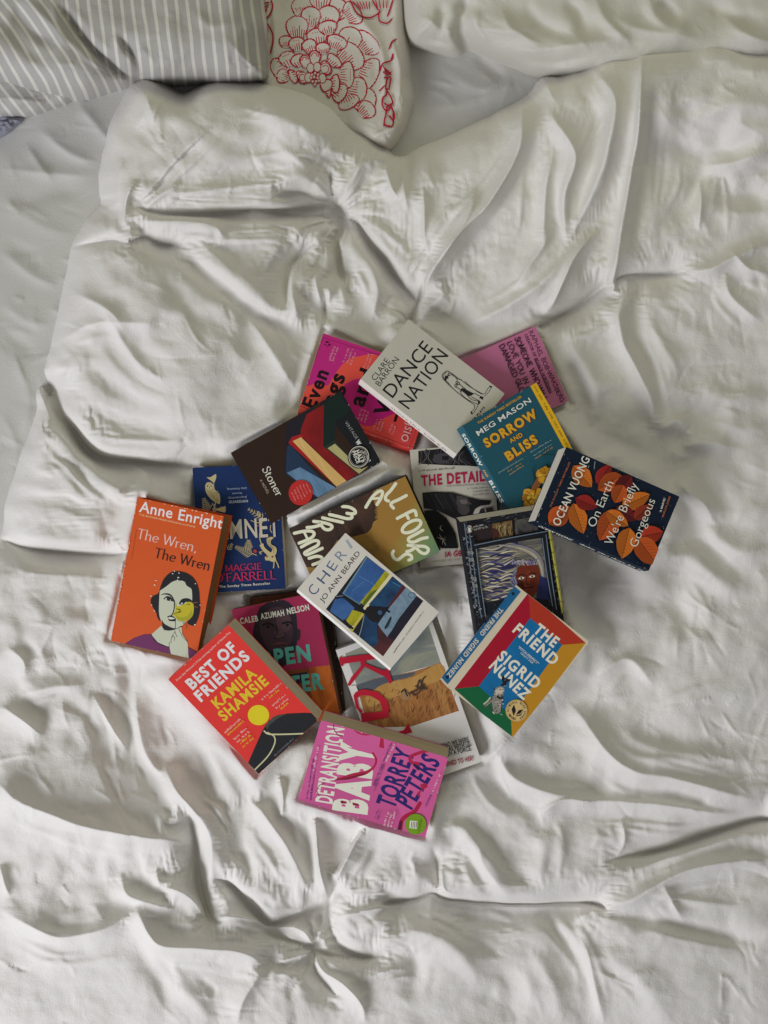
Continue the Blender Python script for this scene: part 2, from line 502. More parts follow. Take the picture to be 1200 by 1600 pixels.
R([(180,840),(196,870),(190,900)], 6, 6, 6, 's')
R([(90,535),(150,505),(260,505)], 3, 8, 7)
R([(110,455),(170,485),(195,515)], 4, 9, 8)
R([(155,470),(210,560),(260,600)], 3, 10, 9)
R([(380,480),(430,560),(470,620)], 5, 18, 10)
# --- long folds of the right hand puff
C = ((550, 0), 0.54167)
S(*C, [(500,305),(482,430),(400,570),(270,720),(190,880),(170,920)], 17, 13, 11, 's', 0.12, 0.2)
S(*C, [(530,330),(510,460),(430,600),(310,740)], -9, 10, 13)
S(*C, [(560,310),(640,440),(615,560),(620,700)], 11, 13, 12)
S(*C, [(580,440),(560,560),(550,720)], 7, 9, 10)
S(*C, [(690,190),(760,290),(740,430),(690,560),(630,690)], 13, 14, 11)
S(*C, [(640,250),(700,330),(690,460),(640,600)], -9, 13, 13)
S(*C, [(840,150),(832,290),(802,500),(775,690),(752,810)], 16, 34, 7, 's', 0.12, 0.05)
S(*C, [(880,230),(860,350),(840,500),(815,660),(790,760)], -13, 14, 20)
S(*C, [(752,812),(700,850),(640,895),(540,948)], -16, 9, 10, 's', 0.15, 0.05)
S(*C, [(720,655),(640,740),(570,880),(550,930)], 10, 8, 10, 's')
S(*C, [(650,700),(560,800),(450,880),(330,940)], 8, 14, 12)
S(*C, [(350,540),(345,600),(290,690),(240,770)], 8, 9, 8, 's')
S(*C, [(100,480),(130,570)], 6, 7, 7, 's')
S(*C, [(560,640),(555,700),(470,830)], 6, 9, 9)
S(*C, [(480,310),(510,300),(560,250),(580,215)], 7, 9, 9)
S(*C, [(760,805),(830,800),(900,795),(975,780)], -12, 9, 11, 's', 0.05, 0.3)
S(*C, [(985,780),(1040,775),(1100,745),(1200,700)], 9, 9, 9)
S(*C, [(1000,520),(1010,580),(1000,660)], 7, 9, 8, 's')
S(*C, [(1030,480),(1100,470),(1200,430)], 8, 14, 12)
S(*C, [(930,640),(990,560),(1010,480)], -6, 11, 12)
S(*C, [(1050,540),(1120,570),(1200,560)], -6, 18, 14)
S(*C, [(1080,780),(1090,850),(1180,930)], 6, 12, 9)
S(*C, [(1090,720),(1140,770),(1200,790)], 8, 9, 8)
R([(985,165),(1060,190),(1150,160),(1220,175)], 5, 18, 16)
R([(1030,210),(1110,240),(1190,225)], -5, 14, 14)
R([(1150,290),(1200,320)], -6, 14, 12)
# --- right of the books
E = ((700, 400), 0.41667)
S(*E, [(600,100),(650,160),(640,240),(660,330),(720,450),(765,560),(770,680)], 13, 24, 12)
S(*E, [(690,110),(700,300),(760,450),(800,600),(830,740)], -10, 16, 24)
S(*E, [(345,270),(420,240),(520,190),(600,120)], -9, 10, 12)
S(*E, [(350,265),(390,250),(400,275)], 7, 6, 7)
S(*E, [(430,320),(520,420),(570,560)], 6, 18, 16)
S(*E, [(790,660),(850,620),(900,645)], 8, 12, 10)
S(*E, [(850,830),(900,890),(960,930),(1000,1000)], 12, 12, 12)
S(*E, [(770,790),(860,870),(930,1000)], -9, 14, 12)
S(*E, [(870,720),(960,700),(1080,720)], 6, 16, 12)
S(*E, [(940,480),(1060,540),(1200,520)], 7, 24, 18)
S(*E, [(1000,600),(1100,650),(1200,640)], 7, 18, 14)
S(*E, [(880,560),(960,600),(1060,590)], -6, 14, 14)
S(*E, [(780,1180),(870,1130),(960,1170),(1100,1280)], 10, 22, 18)
S(*E, [(820,1250),(880,1350),(900,1440)], -8, 16, 16)
S(*E, [(560,1200),(640,1180),(720,1220)], -6, 20, 18)
S(*E, [(960,1000),(1060,1090),(1200,1120)], 7, 18, 18)
# --- lower right
G = ((600, 1000), 0.5)
S(*G, [(640,130),(760,60),(850,150)], 7, 14, 12)
S(*G, [(560,180),(610,230),(700,350),(790,410),(900,430),(1050,470),(1200,500)], 13, 30, 26)
S(*G, [(560,180),(610,230),(700,350),(790,410),(900,430),(1050,470),(1200,500)], 4, 9, 9, 's')
S(*G, [(300,290),(340,420),(400,500),(480,545)], -8, 10, 14)
S(*G, [(330,300),(400,420),(520,480),(640,480)], 8, 14, 12)
S(*G, [(480,545),(560,500),(660,505)], 8, 9, 10, 's')
S(*G, [(570,500),(720,505),(900,520),(1150,545)], 8, 9, 12)
S(*G, [(1200,560),(1150,566),(1000,610),(860,655),(700,690)], -16, 8, 9, 's', 0.02, 0.3)
S(*G, [(1190,590),(1040,640),(880,690),(760,730)], 9, 12, 10)
S(*G, [(740,560),(750,620),(730,680)], 6, 7, 7)
S(*G, [(470,600),(500,660),(480,760)], 6, 18, 16)
S(*G, [(0,828),(100,812),(150,800),(185,812),(300,828),(430,832),(560,826),(640,824),(690,838)], -21, 7, 12, 's', 0.05, 0.1)
S(*G, [(20,790),(150,770),(300,800),(430,812),(600,800)], 11, 18, 10)
S(*G, [(150,640),(165,710),(170,800)], -9, 9, 9, 's')
S(*G, [(180,690),(195,770),(260,800)], 9, 8, 9)
S(*G, [(140,620),(230,590),(300,660),(380,770),(430,820)], 10, 14, 14)
S(*G, [(240,640),(300,740),(350,810)], -7, 9, 9)
S(*G, [(300,620),(310,700),(400,800)], 6, 12, 10)
S(*G, [(690,838),(780,810),(850,770),(950,725),(1080,695),(1200,690)], 12, 11, 12)
S(*G, [(660,820),(760,860),(870,880),(1000,910),(1200,945)], -13, 12, 11)
S(*G, [(870,760),(910,830),(940,880)], 6, 9, 9)
S(*G, [(480,840),(540,910),(600,990),(640,1090),(660,1200)], -11, 9, 11)
S(*G, [(600,880),(650,850),(680,840)], 9, 10, 10)
S(*G, [(600,900),(640,980),(660,1080),(690,1200)], 9, 12, 14)
S(*G, [(700,900),(720,1000),(800,1060),(900,1200)], 5, 22, 18)
S(*G, [(20,960),(80,920),(180,940),(260,1010),(300,1100)], 10, 20, 20)
S(*G, [(200,880),(330,900),(430,960)], -7, 24, 20)
S(*G, [(90,960),(100,1060),(60,1120)], -10, 12, 12)
S(*G, [(350,1000),(400,1100),(380,1200)], -7, 18, 14)
S(*G, [(450,960),(520,1060),(560,1200)], 7, 18, 16)
# --- lower left
K = ((0, 1000), 0.5)
S(*K, [(390,10),(402,140),(412,290),(440,390),(490,480),(540,560)], -11, 12, 10, 'r', 0.15, 0.3)
S(*K, [(420,150),(450,330),(520,440)], 9, 9, 15)
S(*K, [(520,400),(560,480),(630,560),(662,620),(672,700),(655,750)], 12, 16, 18, 'r', 0.15, 0.2)
S(*K, [(520,400),(560,480),(630,560),(662,620),(672,700),(655,750)], 6, 8, 8, 's', 0.15, 0.2)
S(*K, [(590,560),(605,640),(622,740),(650,850),(690,885)], -17, 8, 9, 's', 0.1, 0.2)
S(*K, [(0,455),(60,505),(160,545),(260,582),(400,610),(520,625),(590,640)], 15, 42, 30, 'r', 0.02, 0.15)
S(*K, [(0,455),(60,505),(160,545),(260,582),(400,610),(520,625),(590,640)], 5, 9, 9, 's', 0.02, 0.15)
S(*K, [(300,160),(340,300),(420,480),(500,560)], -6, 40, 34)
S(*K, [(0,205),(60,245),(130,300)], 12, 10, 12)
S(*K, [(20,20),(70,60),(80,110)], 7, 10, 12)
S(*K, [(60,170),(150,150),(260,140)], 5, 12, 12)
S(*K, [(290,170),(350,280),(400,350)], 6, 6, 8, 's')
S(*K, [(500,770),(560,790),(620,840),(650,870)], 10, 9, 12, 's')
S(*K, [(380,730),(385,770),(420,810),(540,840)], 9, 12, 12)
S(*K, [(490,720),(500,770)], 6, 7, 7)
S(*K, [(0,700),(15,760),(30,800)], 8, 8, 8)
S(*K, [(0,838),(80,885),(170,925),(240,922),(330,900),(420,845)], 12, 36, 30)
S(*K, [(0,838),(80,885),(170,925),(240,922),(330,900),(420,845)], 4, 9, 9, 's')
S(*K, [(425,842),(470,920),(520,955),(640,965),(740,975),(825,1015)], 13, 26, 24, 'r', 0.05, 0.1)
S(*K, [(425,842),(470,920),(520,955),(640,965),(740,975),(825,1015)], 5, 8, 8, 's', 0.05, 0.1)
S(*K, [(830,1015),(800,1060),(760,1130),(740,1200)], 9, 9, 16)
S(*K, [(440,890),(460,1000),(510,1080),(520,1200)], -8, 14, 14)
S(*K, [(540,1000),(560,1080),(620,1140),(660,1200)], 6, 16, 14)
S(*K, [(840,1010),(900,1000),(960,970)], -8, 8, 9)
S(*K, [(680,745),(740,790),(800,850),(850,885),(920,870),(1000,845),(1022,825)], -15, 9, 9, 's', 0.15, 0.05)
S(*K, [(690,720),(780,790),(860,850),(960,830)], 9, 14, 9)
S(*K, [(660,868),(760,875),(860,895),(940,910),(985,965)], 8, 7, 8, 's', 0.2, 0)
S(*K, [(820,900),(900,935),(980,965)], -8, 6, 6, 's', 0.3, 0)
S(*K, [(940,830),(990,850),(985,920),(985,965)], -8, 7, 7, 'r', 0.2, 0)
S(*K, [(960,880),(990,920)], 5, 5, 5)
S(*K, [(860,1010),(930,985),(985,968)], 7, 6, 7, 's', 0.3, 0)
S(*K, [(985,970),(1010,1030),(1080,1080),(1130,1140),(1140,1200)], 11, 9, 11, 's', 0, 0.3)
S(*K, [(985,975),(990,1040),(1050,1120)], -9, 7, 8, 's', 0, 0.3)
S(*K, [(985,970),(1040,980),(1110,985)], -7, 6, 7, 's', 0, 0.4)
S(*K, [(985,972),(930,1040),(900,1140)], -7, 8, 8, 'r', 0, 0.4)
S(*K, [(1050,760),(1022,830),(1025,900),(1060,955),(1130,985),(1200,985)], -14, 9, 8, 's', 0.1, 0.2)
S(*K, [(1075,780),(1045,840),(1050,900),(1090,945),(1160,965)], 8, 12, 9)
S(*K, [(1140,590),(1090,680),(1050,760)], 14, 8, 9, 's', 0.1, 0.2)
S(*K, [(1120,590),(1070,670),(1035,740)], -8, 8, 7, 's')
S(*K, [(988,560),(995,650),(1005,740),(1018,810)], 14, 8, 8, 's', 0.1, 0.15)
S(*K, [(960,560),(960,660),(985,760)], -8, 9, 8)
S(*K, [(870,420),(890,500),(880,570)], 9, 8, 10, 's')
S(*K, [(760,540),(800,520),(860,600),(920,700),(970,800)], 11, 14, 12)
S(*K, [(850,470),(880,570),(930,660),(980,740)], -8, 10, 10)
S(*K, [(740,560),(760,660),(800,760)], -6, 12, 12)
S(*K, [(640,300),(700,420),(760,520)], 6, 16, 16)
S(*K, [(1050,870),(1160,840),(1280,830)], 5, 5, 6, 's')
R([(1010,1130),(1110,1085),(1200,1090)], 5, 26, 22)
R([(950,1120),(1000,1160),(1080,1180),(1180,1190)], 7, 14, 18)


fl = 0.34 * base_h(X, Y); H = fl + np.log1p(np.exp(np.clip((H - fl) / 5.0, -30, 60))) * 5.0
er = random.Random(17)                                   # slighter folds run alongside the strong ones
for pts, h, wl, wr in ECHO:
    c = catmull(pts, 6.0)
    if len(c) < 6: continue
    t = np.gradient(c, axis=0); t /= np.hypot(t[:, 0], t[:, 1])[:, None] + 1e-9
    for k in range(er.randint(1, 3)):
        off = er.choice((-1, 1)) * er.uniform(14, 40); turn = er.uniform(-.35, .35)
        a = er.randint(0, len(c) // 3); b = er.randint(2 * len(c) // 3, len(c))
        q = c[a:b] + np.stack([-t[a:b, 1], t[a:b, 0]], 1) * (off + turn * np.linspace(0, 1, b - a)[:, None] * 40)
        if len(q) < 4: continue
        w = er.uniform(4.5, 10)
        stroke(H, gx, gy, q[::max(1, len(q) // 5)], er.choice((-.8, 1, 1)) * er.uniform(2.0, 5.0), w, w * er.uniform(.7, 1.5), 'r', .4, .4)
H += 4.0 * vnoise(X + wx * 2, Y + wy * 2, 110, 31) + 2.0 * vnoise(X + wx * 2, Y + wy, 50, 32) + 0.7 * vnoise(X, Y, 22, 33) + 0.25 * vnoise(X, Y, 9, 34)
def press(X, Y, H):
    low = np.full(X.shape, 1e9)
    for b in BOOKS.values():
        q = quad(b); xs = [p[0] for p in q]; ys = [p[1] for p in q]
        i0, i1 = np.searchsorted(gx, [min(xs) - 60, max(xs) + 60]); j0, j1 = np.searchsorted(gy, [min(ys) - 60, max(ys) + 60])
        sub = (slice(j0, j1), slice(i0, i1))
        b['sd'] = poly_sd(X[sub], Y[sub], q); b['sub'] = sub
        zb = bottom_z(b, X[sub], Y[sub]); b['zb'] = zb
        low[sub] = np.where(b['sd'] > 0, np.minimum(low[sub], zb), low[sub])
    for b in reversed(list(BOOKS.values())):
        sub = b['sub']; zb = b['zb']; sd = b['sd']
        w = sstep(-46, 0, sd)
        target = zb + np.where(sd < 0, 6.5 * np.exp(-((sd + 9) / 7.0) ** 2), -0.8)
        lift = np.clip(target - H[sub], -60, 24)
        own = (low[sub] > zb - 0.01)
        H[sub] = np.where(own, H[sub] + lift * w, H[sub])
press(X, Y, H)
R([(440,812),(480,800),(530,772),(580,752),(622,728)], 15, 10, 10, 'r', 0.2, 0.15)
R([(455,640),(440,655),(380,690)], 4, 12, 12)
R([(560,1290),(600,1288),(650,1300)], 9, 10, 12)
R([(700,905),(690,960),(700,1030)], 9, 18, 16)
R([(690,880),(640,900),(700,900)], 6, 18, 14)
R([(795,1150),(780,1170),(760,1190)], 7, 10, 12)

# loose cloth buckles into long soft wrinkles (coarse), then settles (fine)
cs = slice(None, None, 2)
nyc, nxc = X[cs, cs].shape
loose = 1.0 + 0.05 * sstep(-0.3, 0.7, vnoise(X[cs, cs], Y[cs, cs], 150, 71) + 0.4 * vnoise(X[cs, cs], Y[cs, cs], 70, 72))
Hc = blur(H, 1, 1)[cs, cs] + 0.8 * vnoise(X[cs, cs], Y[cs, cs], 40, 73, 2.0, .7, .7) + 0.5 * vnoise(X[cs, cs], Y[cs, cs], 26, 74)
pc = settle(X[cs, cs], Y[cs, cs], Hc, 140, loose, 0.014, 0.0025, 8, 1.0, 2)
dc = pc - np.stack([X[cs, cs], Y[cs, cs], Hc], -1)
def up2(a):
    def one(a):
        m = np.empty((a.shape[0] * 2 - 1,) + a.shape[1:], a.dtype)
        m[::2] = a
        e = np.concatenate([2 * a[:1] - a[1:2], a, 2 * a[-1:] - a[-2:-1]])
        m[1::2] = (9 * (e[1:-2] + e[2:-1]) - e[:-3] - e[3:]) / 16
        return m
    return np.swapaxes(one(np.swapaxes(one(a), 0, 1)), 0, 1)
dc = up2(dc)
pad = [(0, X.shape[0] - dc.shape[0]), (0, X.shape[1] - dc.shape[1]), (0, 0)]
dc = np.pad(dc, pad, mode='edge')
print('buckle', float(np.abs(dc[..., 2]).mean()), float(dc[..., 2].std()))
X0g, Y0g = X, Y
X = X + dc[..., 0] * 0.6; Y = Y + dc[..., 1] * 0.6; H = H + dc[..., 2] * 0.42
H = H + 0.35 * vnoise(X, Y, 20, 75) + 0.2 * vnoise(X, Y, 11, 76)
p = settle(X, Y, H, 44, 1.0 + 0.009 * sstep(-0.1, 0.6, vnoise(X0g, Y0g, 120, 77)), 0.006, 0.006, 10, 0.7, 1)
# finer grid: cubic in-between of the settled cloth
p = up2(p)
gx = np.arange(-160, gx[-1] + 1, 1.5); gy = np.arange(20, gy[-1] + 1, 1.5)
X = p[..., 0].astype(float); Y = p[..., 1].astype(float); H = p[..., 2].astype(float)
wx = 5 * vnoise(X, Y, 45, 21) + 2.5 * vnoise(X, Y, 18, 22)
wy = 5 * vnoise(X, Y, 45, 23) + 2.5 * vnoise(X, Y, 18, 24)
d = poly_sd(X + 0.35 * wx, Y + 0.35 * wy, catmull(EDGE + EDGE[:1], 8.0)[:-1])
for pts, h, w, e0, e1 in CREASES:                       # crisp lines where the cloth is folded sharply
    stroke(H, gx, gy, pts, h * (0.85 if h < 0 else 0.35), max(2.0, w * 0.36), None, 's', e0, e1)
for pts, h, wl, wr in ECHO:
    if h > 0 and min(wl, wr) < 14: stroke(H, gx, gy, pts, h * 0.42, wl * .45, wr * .45, 'r', .35, .35)
cr = random.Random(5)
for (px, py), n, depth, reach in (((531, 330), 15, 16, 95), ((492, 1482), 13, 11, 80), ((640, 502), 7, 5, 70)):   # gathered pinches: creases run in from all round
    rr_ = np.hypot(X - px, Y - py)
    H -= depth * np.exp(-(rr_ / 13.0) ** 2) * (H > 18)
    for k in range(n):
        a = 6.283 * (k + cr.uniform(-.3, .3)) / n; L = reach * cr.uniform(.5, 1.15); bend = cr.uniform(-.3, .3)
        pts = [(px + 7 * math.cos(a), py + 7 * math.sin(a)), (px + L * .5 * math.cos(a + bend * .4), py + L * .5 * math.sin(a + bend * .4)), (px + L * math.cos(a + bend), py + L * math.sin(a + bend))]
        stroke(H, gx, gy, pts, -cr.uniform(3.0, 6.0), 2.6, cr.uniform(2.4, 4.5), 's', 0, .8)
        b2 = 6.283 / n * .5
        stroke(H, gx, gy, [(px + (q[0] - px) * math.cos(b2) - (q[1] - py) * math.sin(b2), py + (q[0] - px) * math.sin(b2) + (q[1] - py) * math.cos(b2)) for q in pts], cr.uniform(2.0, 4.5), 5, 6, 'r', .15, .7)
clusters = [(cr.uniform(0, 1200), cr.uniform(140, 1600), cr.uniform(-0.6, 2.2)) for _ in range(110)] + [(330,240,2.3),(1120,150,0.2),(1150,300,0.3),(1130,470,1.5),(1100,620,0.2),(1080,700,0.3),(230,560,0.6),(420,250,0.5),(850,340,1.9),(650,1390,0.2),(120,1350,1.2),(1130,560,1.5)]
for cx, cy, an in clusters:                              # small pressed-in creases left from sleeping and washing
    for k in range(cr.randint(4, 8)):
        x = cx + cr.gauss(0, 34); y = cy + cr.gauss(0, 34); a = an + cr.gauss(0, 0.5); L = cr.uniform(18, 85)
        mx = x + math.cos(a) * L / 2 + cr.gauss(0, 3); my = y + math.sin(a) * L / 2 + cr.gauss(0, 3)
        stroke(H, gx, gy, [(x, y), (mx, my), (x + math.cos(a) * L, y + math.sin(a) * L)], cr.choice((-1, 1, 1)) * cr.uniform(0.6, 1.9), cr.uniform(2.2, 5), None, 's', 0.35, 0.35)
for sc_, amp, seed, an, st in ((70, 2.6, 41, 0.5, 1.5), (44, 1.9, 42, -0.7, 1.6), (27, 1.15, 43, 1.3, 1.7), (16, 0.6, 44, 0.2, 1.8), (9.5, 0.28, 45, 2.2, 1.6)):
    patch = 0.3 + 0.7 * sstep(-0.35, 0.4, vnoise(X, Y, 120, seed + 50))
    H += 1.35 * amp * patch * facets(X + wx * 1.6 + 7 * vnoise(X, Y, 26, seed + 7), Y + wy * 1.6 + 7 * vnoise(X, Y, 26, seed + 9), sc_, seed, an, st)
for b in BOOKS.values():
    q = quad(b); xs = [v[0] for v in q]; ys = [v[1] for v in q]
    i0, i1 = np.searchsorted(gx, [min(xs) - 60, max(xs) + 60]); j0, j1 = np.searchsorted(gy, [min(ys) - 60, max(ys) + 60])
    sub = (slice(j0, j1), slice(i0, i1))
    sd = poly_sd(X[sub], Y[sub], q)
    over = np.maximum(0, -sd - 1.0)
    H[sub] = np.where(sd > -9, np.minimum(H[sub], bottom_z(b, X[sub], Y[sub]) - 0.9 + 1.6 * over), H[sub])
H = np.where(d > 4, 14 + np.log1p(np.exp(np.clip((H - 14) / 5.0, -30, 60))) * 5.0, H)      # the filling never thins out completely
# rounded edge of the duvet
Rr = 68.0 + 18 * vnoise(X, Y, 60, 61)
t = np.clip((d + 1.5) / Rr, 0, 1)
prof = np.sqrt(np.clip(1 - (1 - t) ** 2.2, 0, 1))
H = np.where(d > -1.5, H * prof, -4.0 * (-d - 1.5)) - 2.0 * (1 - t)
duvet_mat, *_ = fabric('duvet_linen', '#e2dfda', bump=0.12)
duvet = grid_mesh('duvet', X, Y, H, [duvet_mat], keep=d > -6)
tag(duvet, 'rumpled white cotton duvet spread over the bed under the heap of books', 'duvet')

# ---------------------------------------------------------------- printed covers
from mathutils.geometry import tessellate_polygon
LIT = 0.67                                   # share of a white sheet's light that comes back in the photograph
_mats = {}
def ink(hexc, rough=0.5, vary=0.05, kind=None):
    key = (hexc, rough, vary, kind)
    if key in _mats: return _mats[key]
    c = [min(0.84, v / LIT) for v in lin(hexc)]
    m, nt, b = nodes_of('printed_' + hexc.lstrip('#'))
    tc = N(nt, 'ShaderNodeTexCoord')
    n = N(nt, 'ShaderNodeTexNoise'); n.inputs['Scale'].default_value = 60; n.inputs['Detail'].default_value = 6
    nt.links.new(tc.outputs['Object'], n.inputs['Vector'])
    mix = N(nt, 'ShaderNodeMix', data_type='RGBA')
    mix.inputs['A'].default_value = [v * (1 - vary) for v in c] + [1]
    mix.inputs['B'].default_value = [min(0.86, v * (1 + vary)) for v in c] + [1]
    nt.links.new(n.outputs['Fac'], mix.inputs['Factor'])
    nt.links.new(mix.outputs['Result'], b.inputs['Base Color'])
    r = N(nt, 'ShaderNodeMapRange'); r.inputs['To Min'].default_value = rough - 0.08; r.inputs['To Max'].default_value = rough + 0.12
    nt.links.new(n.outputs['Fac'], r.inputs['Value']); nt.links.new(r.outputs['Result'], b.inputs['Roughness'])
    b.inputs['Specular IOR Level'].default_value = 0.22
    _mats[key] = m
    return m

def paint(name, stops, scale=(30, 30, 30), rot=0.0, rough=0.5, detail=5, distort=0.6, axis=None):
    """a printed painting: colours blended by stretched noise, or by position along an axis (m) plus noise"""
    if name in _mats: return _mats[name]
    m, nt, b = nodes_of(name)
    tc = N(nt, 'ShaderNodeTexCoord')
    mp = N(nt, 'ShaderNodeMapping'); mp.inputs['Scale'].default_value = scale; mp.inputs['Rotation'].default_value = (0, 0, rot)
    n = N(nt, 'ShaderNodeTexNoise'); n.inputs['Scale'].default_value = 1; n.inputs['Detail'].default_value = detail
    n.inputs['Distortion'].default_value = distort; n.inputs['Roughness'].default_value = 0.6
    nt.links.new(tc.outputs['Object'], mp.inputs['Vector']); nt.links.new(mp.outputs['Vector'], n.inputs['Vector'])
    fac = n.outputs['Fac']
    if axis:
        (ax, ay, off, span, amt) = axis
        dot = N(nt, 'ShaderNodeVectorMath', operation='DOT_PRODUCT'); dot.inputs[1].default_value = (ax, ay, 0)
        nt.links.new(tc.outputs['Object'], dot.inputs[0])
        ma = N(nt, 'ShaderNodeMath', operation='MULTIPLY_ADD'); ma.inputs[1].default_value = 1 / span; ma.inputs[2].default_value = -off / span - amt * 0.5
        nt.links.new(dot.outputs['Value'], ma.inputs[0])
        mb = N(nt, 'ShaderNodeMath', operation='MULTIPLY_ADD'); mb.inputs[1].default_value = amt
        nt.links.new(n.outputs['Fac'], mb.inputs[0]); nt.links.new(ma.outputs[0], mb.inputs[2])
        fac = mb.outputs[0]
    cr = N(nt, 'ShaderNodeValToRGB')
    els = cr.color_ramp.elements
    while len(els) < len(stops): els.new(0.5)
    for e, (p, h) in zip(els, stops):
        e.position = p; e.color = [min(0.84, v / LIT) for v in lin(h)] + [1]
    nt.links.new(fac, cr.inputs['Fac']); nt.links.new(cr.outputs['Color'], b.inputs['Base Color'])
    b.inputs['Roughness'].default_value = rough; b.inputs['Specular IOR Level'].default_value = 0.22
    _mats[name] = m
    return m

_text = {}
def text_mesh(s, bold, space=None):
    if space is None: space = 1 + max(0, bold) * 4.6
    key = (s, bold, space)
    if key in _text: return _text[key]
    c = bpy.data.curves.new('lettering', 'FONT')
    c.body = s; c.size = 1; c.fill_mode = 'FRONT'; c.resolution_u = 3; c.offset = bold; c.space_character = space
    o = bpy.data.objects.new('lettering', c); COL.objects.link(o)
    bpy.context.view_layer.update()
    me = o.evaluated_get(bpy.context.evaluated_depsgraph_get()).to_mesh()
    v = np.array([(q.co.x, q.co.y) for q in me.vertices]); f = [tuple(p.vertices) for p in me.polygons]
    bpy.data.objects.remove(o); bpy.data.curves.remove(c)
    _text[key] = (v, f)
    return v, f
CAPH = text_mesh('H', 0.0)[0][:, 1].max()

# pen skeletons for drawn and serif lettering: advance, strokes, serif feet (x, y)
def ell(cx, cy, rx, ry, a0=0, a1=360, n=22):
    return [(cx + rx * math.cos(math.radians(a0 + (a1 - a0) * k / n)), cy + ry * math.sin(math.radians(a0 + (a1 - a0) * k / n))) for k in range(n + 1)]
SK = {
 'A': (.70, [[(.05,0),(.35,1)],[(.35,1),(.65,0)],[(.17,.34),(.54,.34)]], [(.05,0),(.65,0)]),
 'B': (.62, [[(.12,0),(.12,1)],[(.12,1),(.38,.98),(.47,.87),(.46,.65),(.34,.54),(.12,.53)],[(.3,.53),(.48,.46),(.54,.28),(.48,.08),(.34,0),(.12,0)]], []),
 'C': (.66, [ell(.36,.5,.30,.49,48,312)], []),
 'D': (.70, [[(.12,0),(.12,1)],[(.12,1),(.36,.97),(.56,.8),(.62,.5),(.56,.2),(.36,.03),(.12,0)]], []),
 'E': (.58, [[(.12,0),(.12,1)],[(.12,.985),(.50,.985)],[(.12,.53),(.42,.53)],[(.12,.015),(.54,.015)]], []),
 'F': (.54, [[(.12,0),(.12,1)],[(.12,.985),(.52,.985)],[(.12,.52),(.42,.52)]], [(.12,0)]),
 'G': (.72, [ell(.37,.5,.31,.49,48,330),[(.42,.45),(.66,.45)],[(.63,.45),(.63,.12)]], []),
 'H': (.70, [[(.12,0),(.12,1)],[(.58,0),(.58,1)],[(.12,.52),(.58,.52)]], [(.12,0),(.58,0)]),
 'I': (.26, [[(.13,0),(.13,1)]], [(.13,0),(.13,1)]),
 'J': (.46, [[(.34,1),(.34,.2),(.26,.03),(.12,.0),(.03,.14)]], []),
 'K': (.66, [[(.12,0),(.12,1)],[(.58,1),(.12,.42)],[(.26,.58),(.6,0)]], []),
 'L': (.54, [[(.12,0),(.12,1)],[(.12,.015),(.51,.015)]], [(.12,1)]),
 'M': (.84, [[(.10,0),(.12,1)],[(.12,1),(.41,.1)],[(.41,.1),(.70,1)],[(.70,1),(.73,0)]], [(.10,0),(.73,0)]),
 'N': (.76, [[(.12,0),(.12,1)],[(.12,1),(.62,0)],[(.62,0),(.62,1)]], [(.12,0),(.62,1)]),
 'O': (.76, [ell(.38,.5,.32,.49)], []),
 'P': (.60, [[(.12,0),(.12,1)],[(.12,1),(.38,.98),(.52,.86),(.51,.6),(.38,.48),(.12,.46)]], [(.12,0)]),
 'R': (.66, [[(.12,0),(.12,1)],[(.12,.985),(.36,.98),(.49,.86),(.48,.64),(.36,.53),(.12,.52)],[(.3,.52),(.62,0)]], [(.12,0),(.62,0)]),
 'S': (.56, [[(.47,.80),(.40,.95),(.26,.985),(.11,.92),(.08,.76),(.17,.62),(.34,.52),(.46,.40),(.47,.2),(.37,.04),(.22,.015),(.08,.07),(.04,.22)]], []),
 'T': (.64, [[(.03,.97),(.61,.97)],[(.32,.97),(.32,0)]], [(.32,0)]),
 'U': (.68, [[(.11,1),(.11,.28),(.2,.06),(.34,.01),(.48,.06),(.57,.28),(.57,1)]], []),
 'V': (.68, [[(.04,1),(.34,0)],[(.34,0),(.64,1)]], [(.04,1),(.64,1)]),
 'W': (1.0, [[(.05,1),(.27,0)],[(.27,0),(.5,.95)],[(.5,.95),(.73,0)],[(.73,0),(.96,1)]], [(.05,1),(.5,.97),(.96,1)]),
 'Y': (.64, [[(.04,1),(.32,.48)],[(.60,1),(.32,.48)],[(.32,.48),(.32,0)]], []),
 't': (.38, [[(.15,.82),(.15,.14),(.22,.03),(.34,.07)],[(.02,.61),(.32,.61)]], []),
 'o': (.60, [ell(.30,.31,.22,.30)], []),
 'n': (.66, [[(.14,0),(.14,.61)],[(.14,.45),(.25,.58),(.38,.61),(.48,.52),(.50,.36),(.50,0)]], [(.14,0),(.50,0),(.1,.6)]),
 'e': (.54, [[(.08,.34),(.48,.35),(.44,.53),(.3,.61),(.14,.53),(.06,.32),(.12,.1),(.28,.01),(.47,.12)]], []),
 'r': (.46, [[(.14,0),(.14,.61)],[(.14,.42),(.24,.57),(.40,.58)]], [(.14,0),(.1,.6)]),
 'h': (.66, [[(.14,0),(.14,1.04)],[(.14,.45),(.25,.58),(.38,.61),(.48,.52),(.50,.36),(.50,0)]], [(.14,0),(.50,0),(.1,1.03)]),
 ',': (.26, [[(.12,.08),(.14,-.02),(.07,-.16)]], []),
 '.': (.26, [[(.12,.07),(.12,.0)]], []),
 '-': (.40, [[(.06,.42),(.34,.42)]], []),
 "'": (.22, [[(.1,1.0),(.09,.78)]], []),
 ' ': (.36, [], []),
}

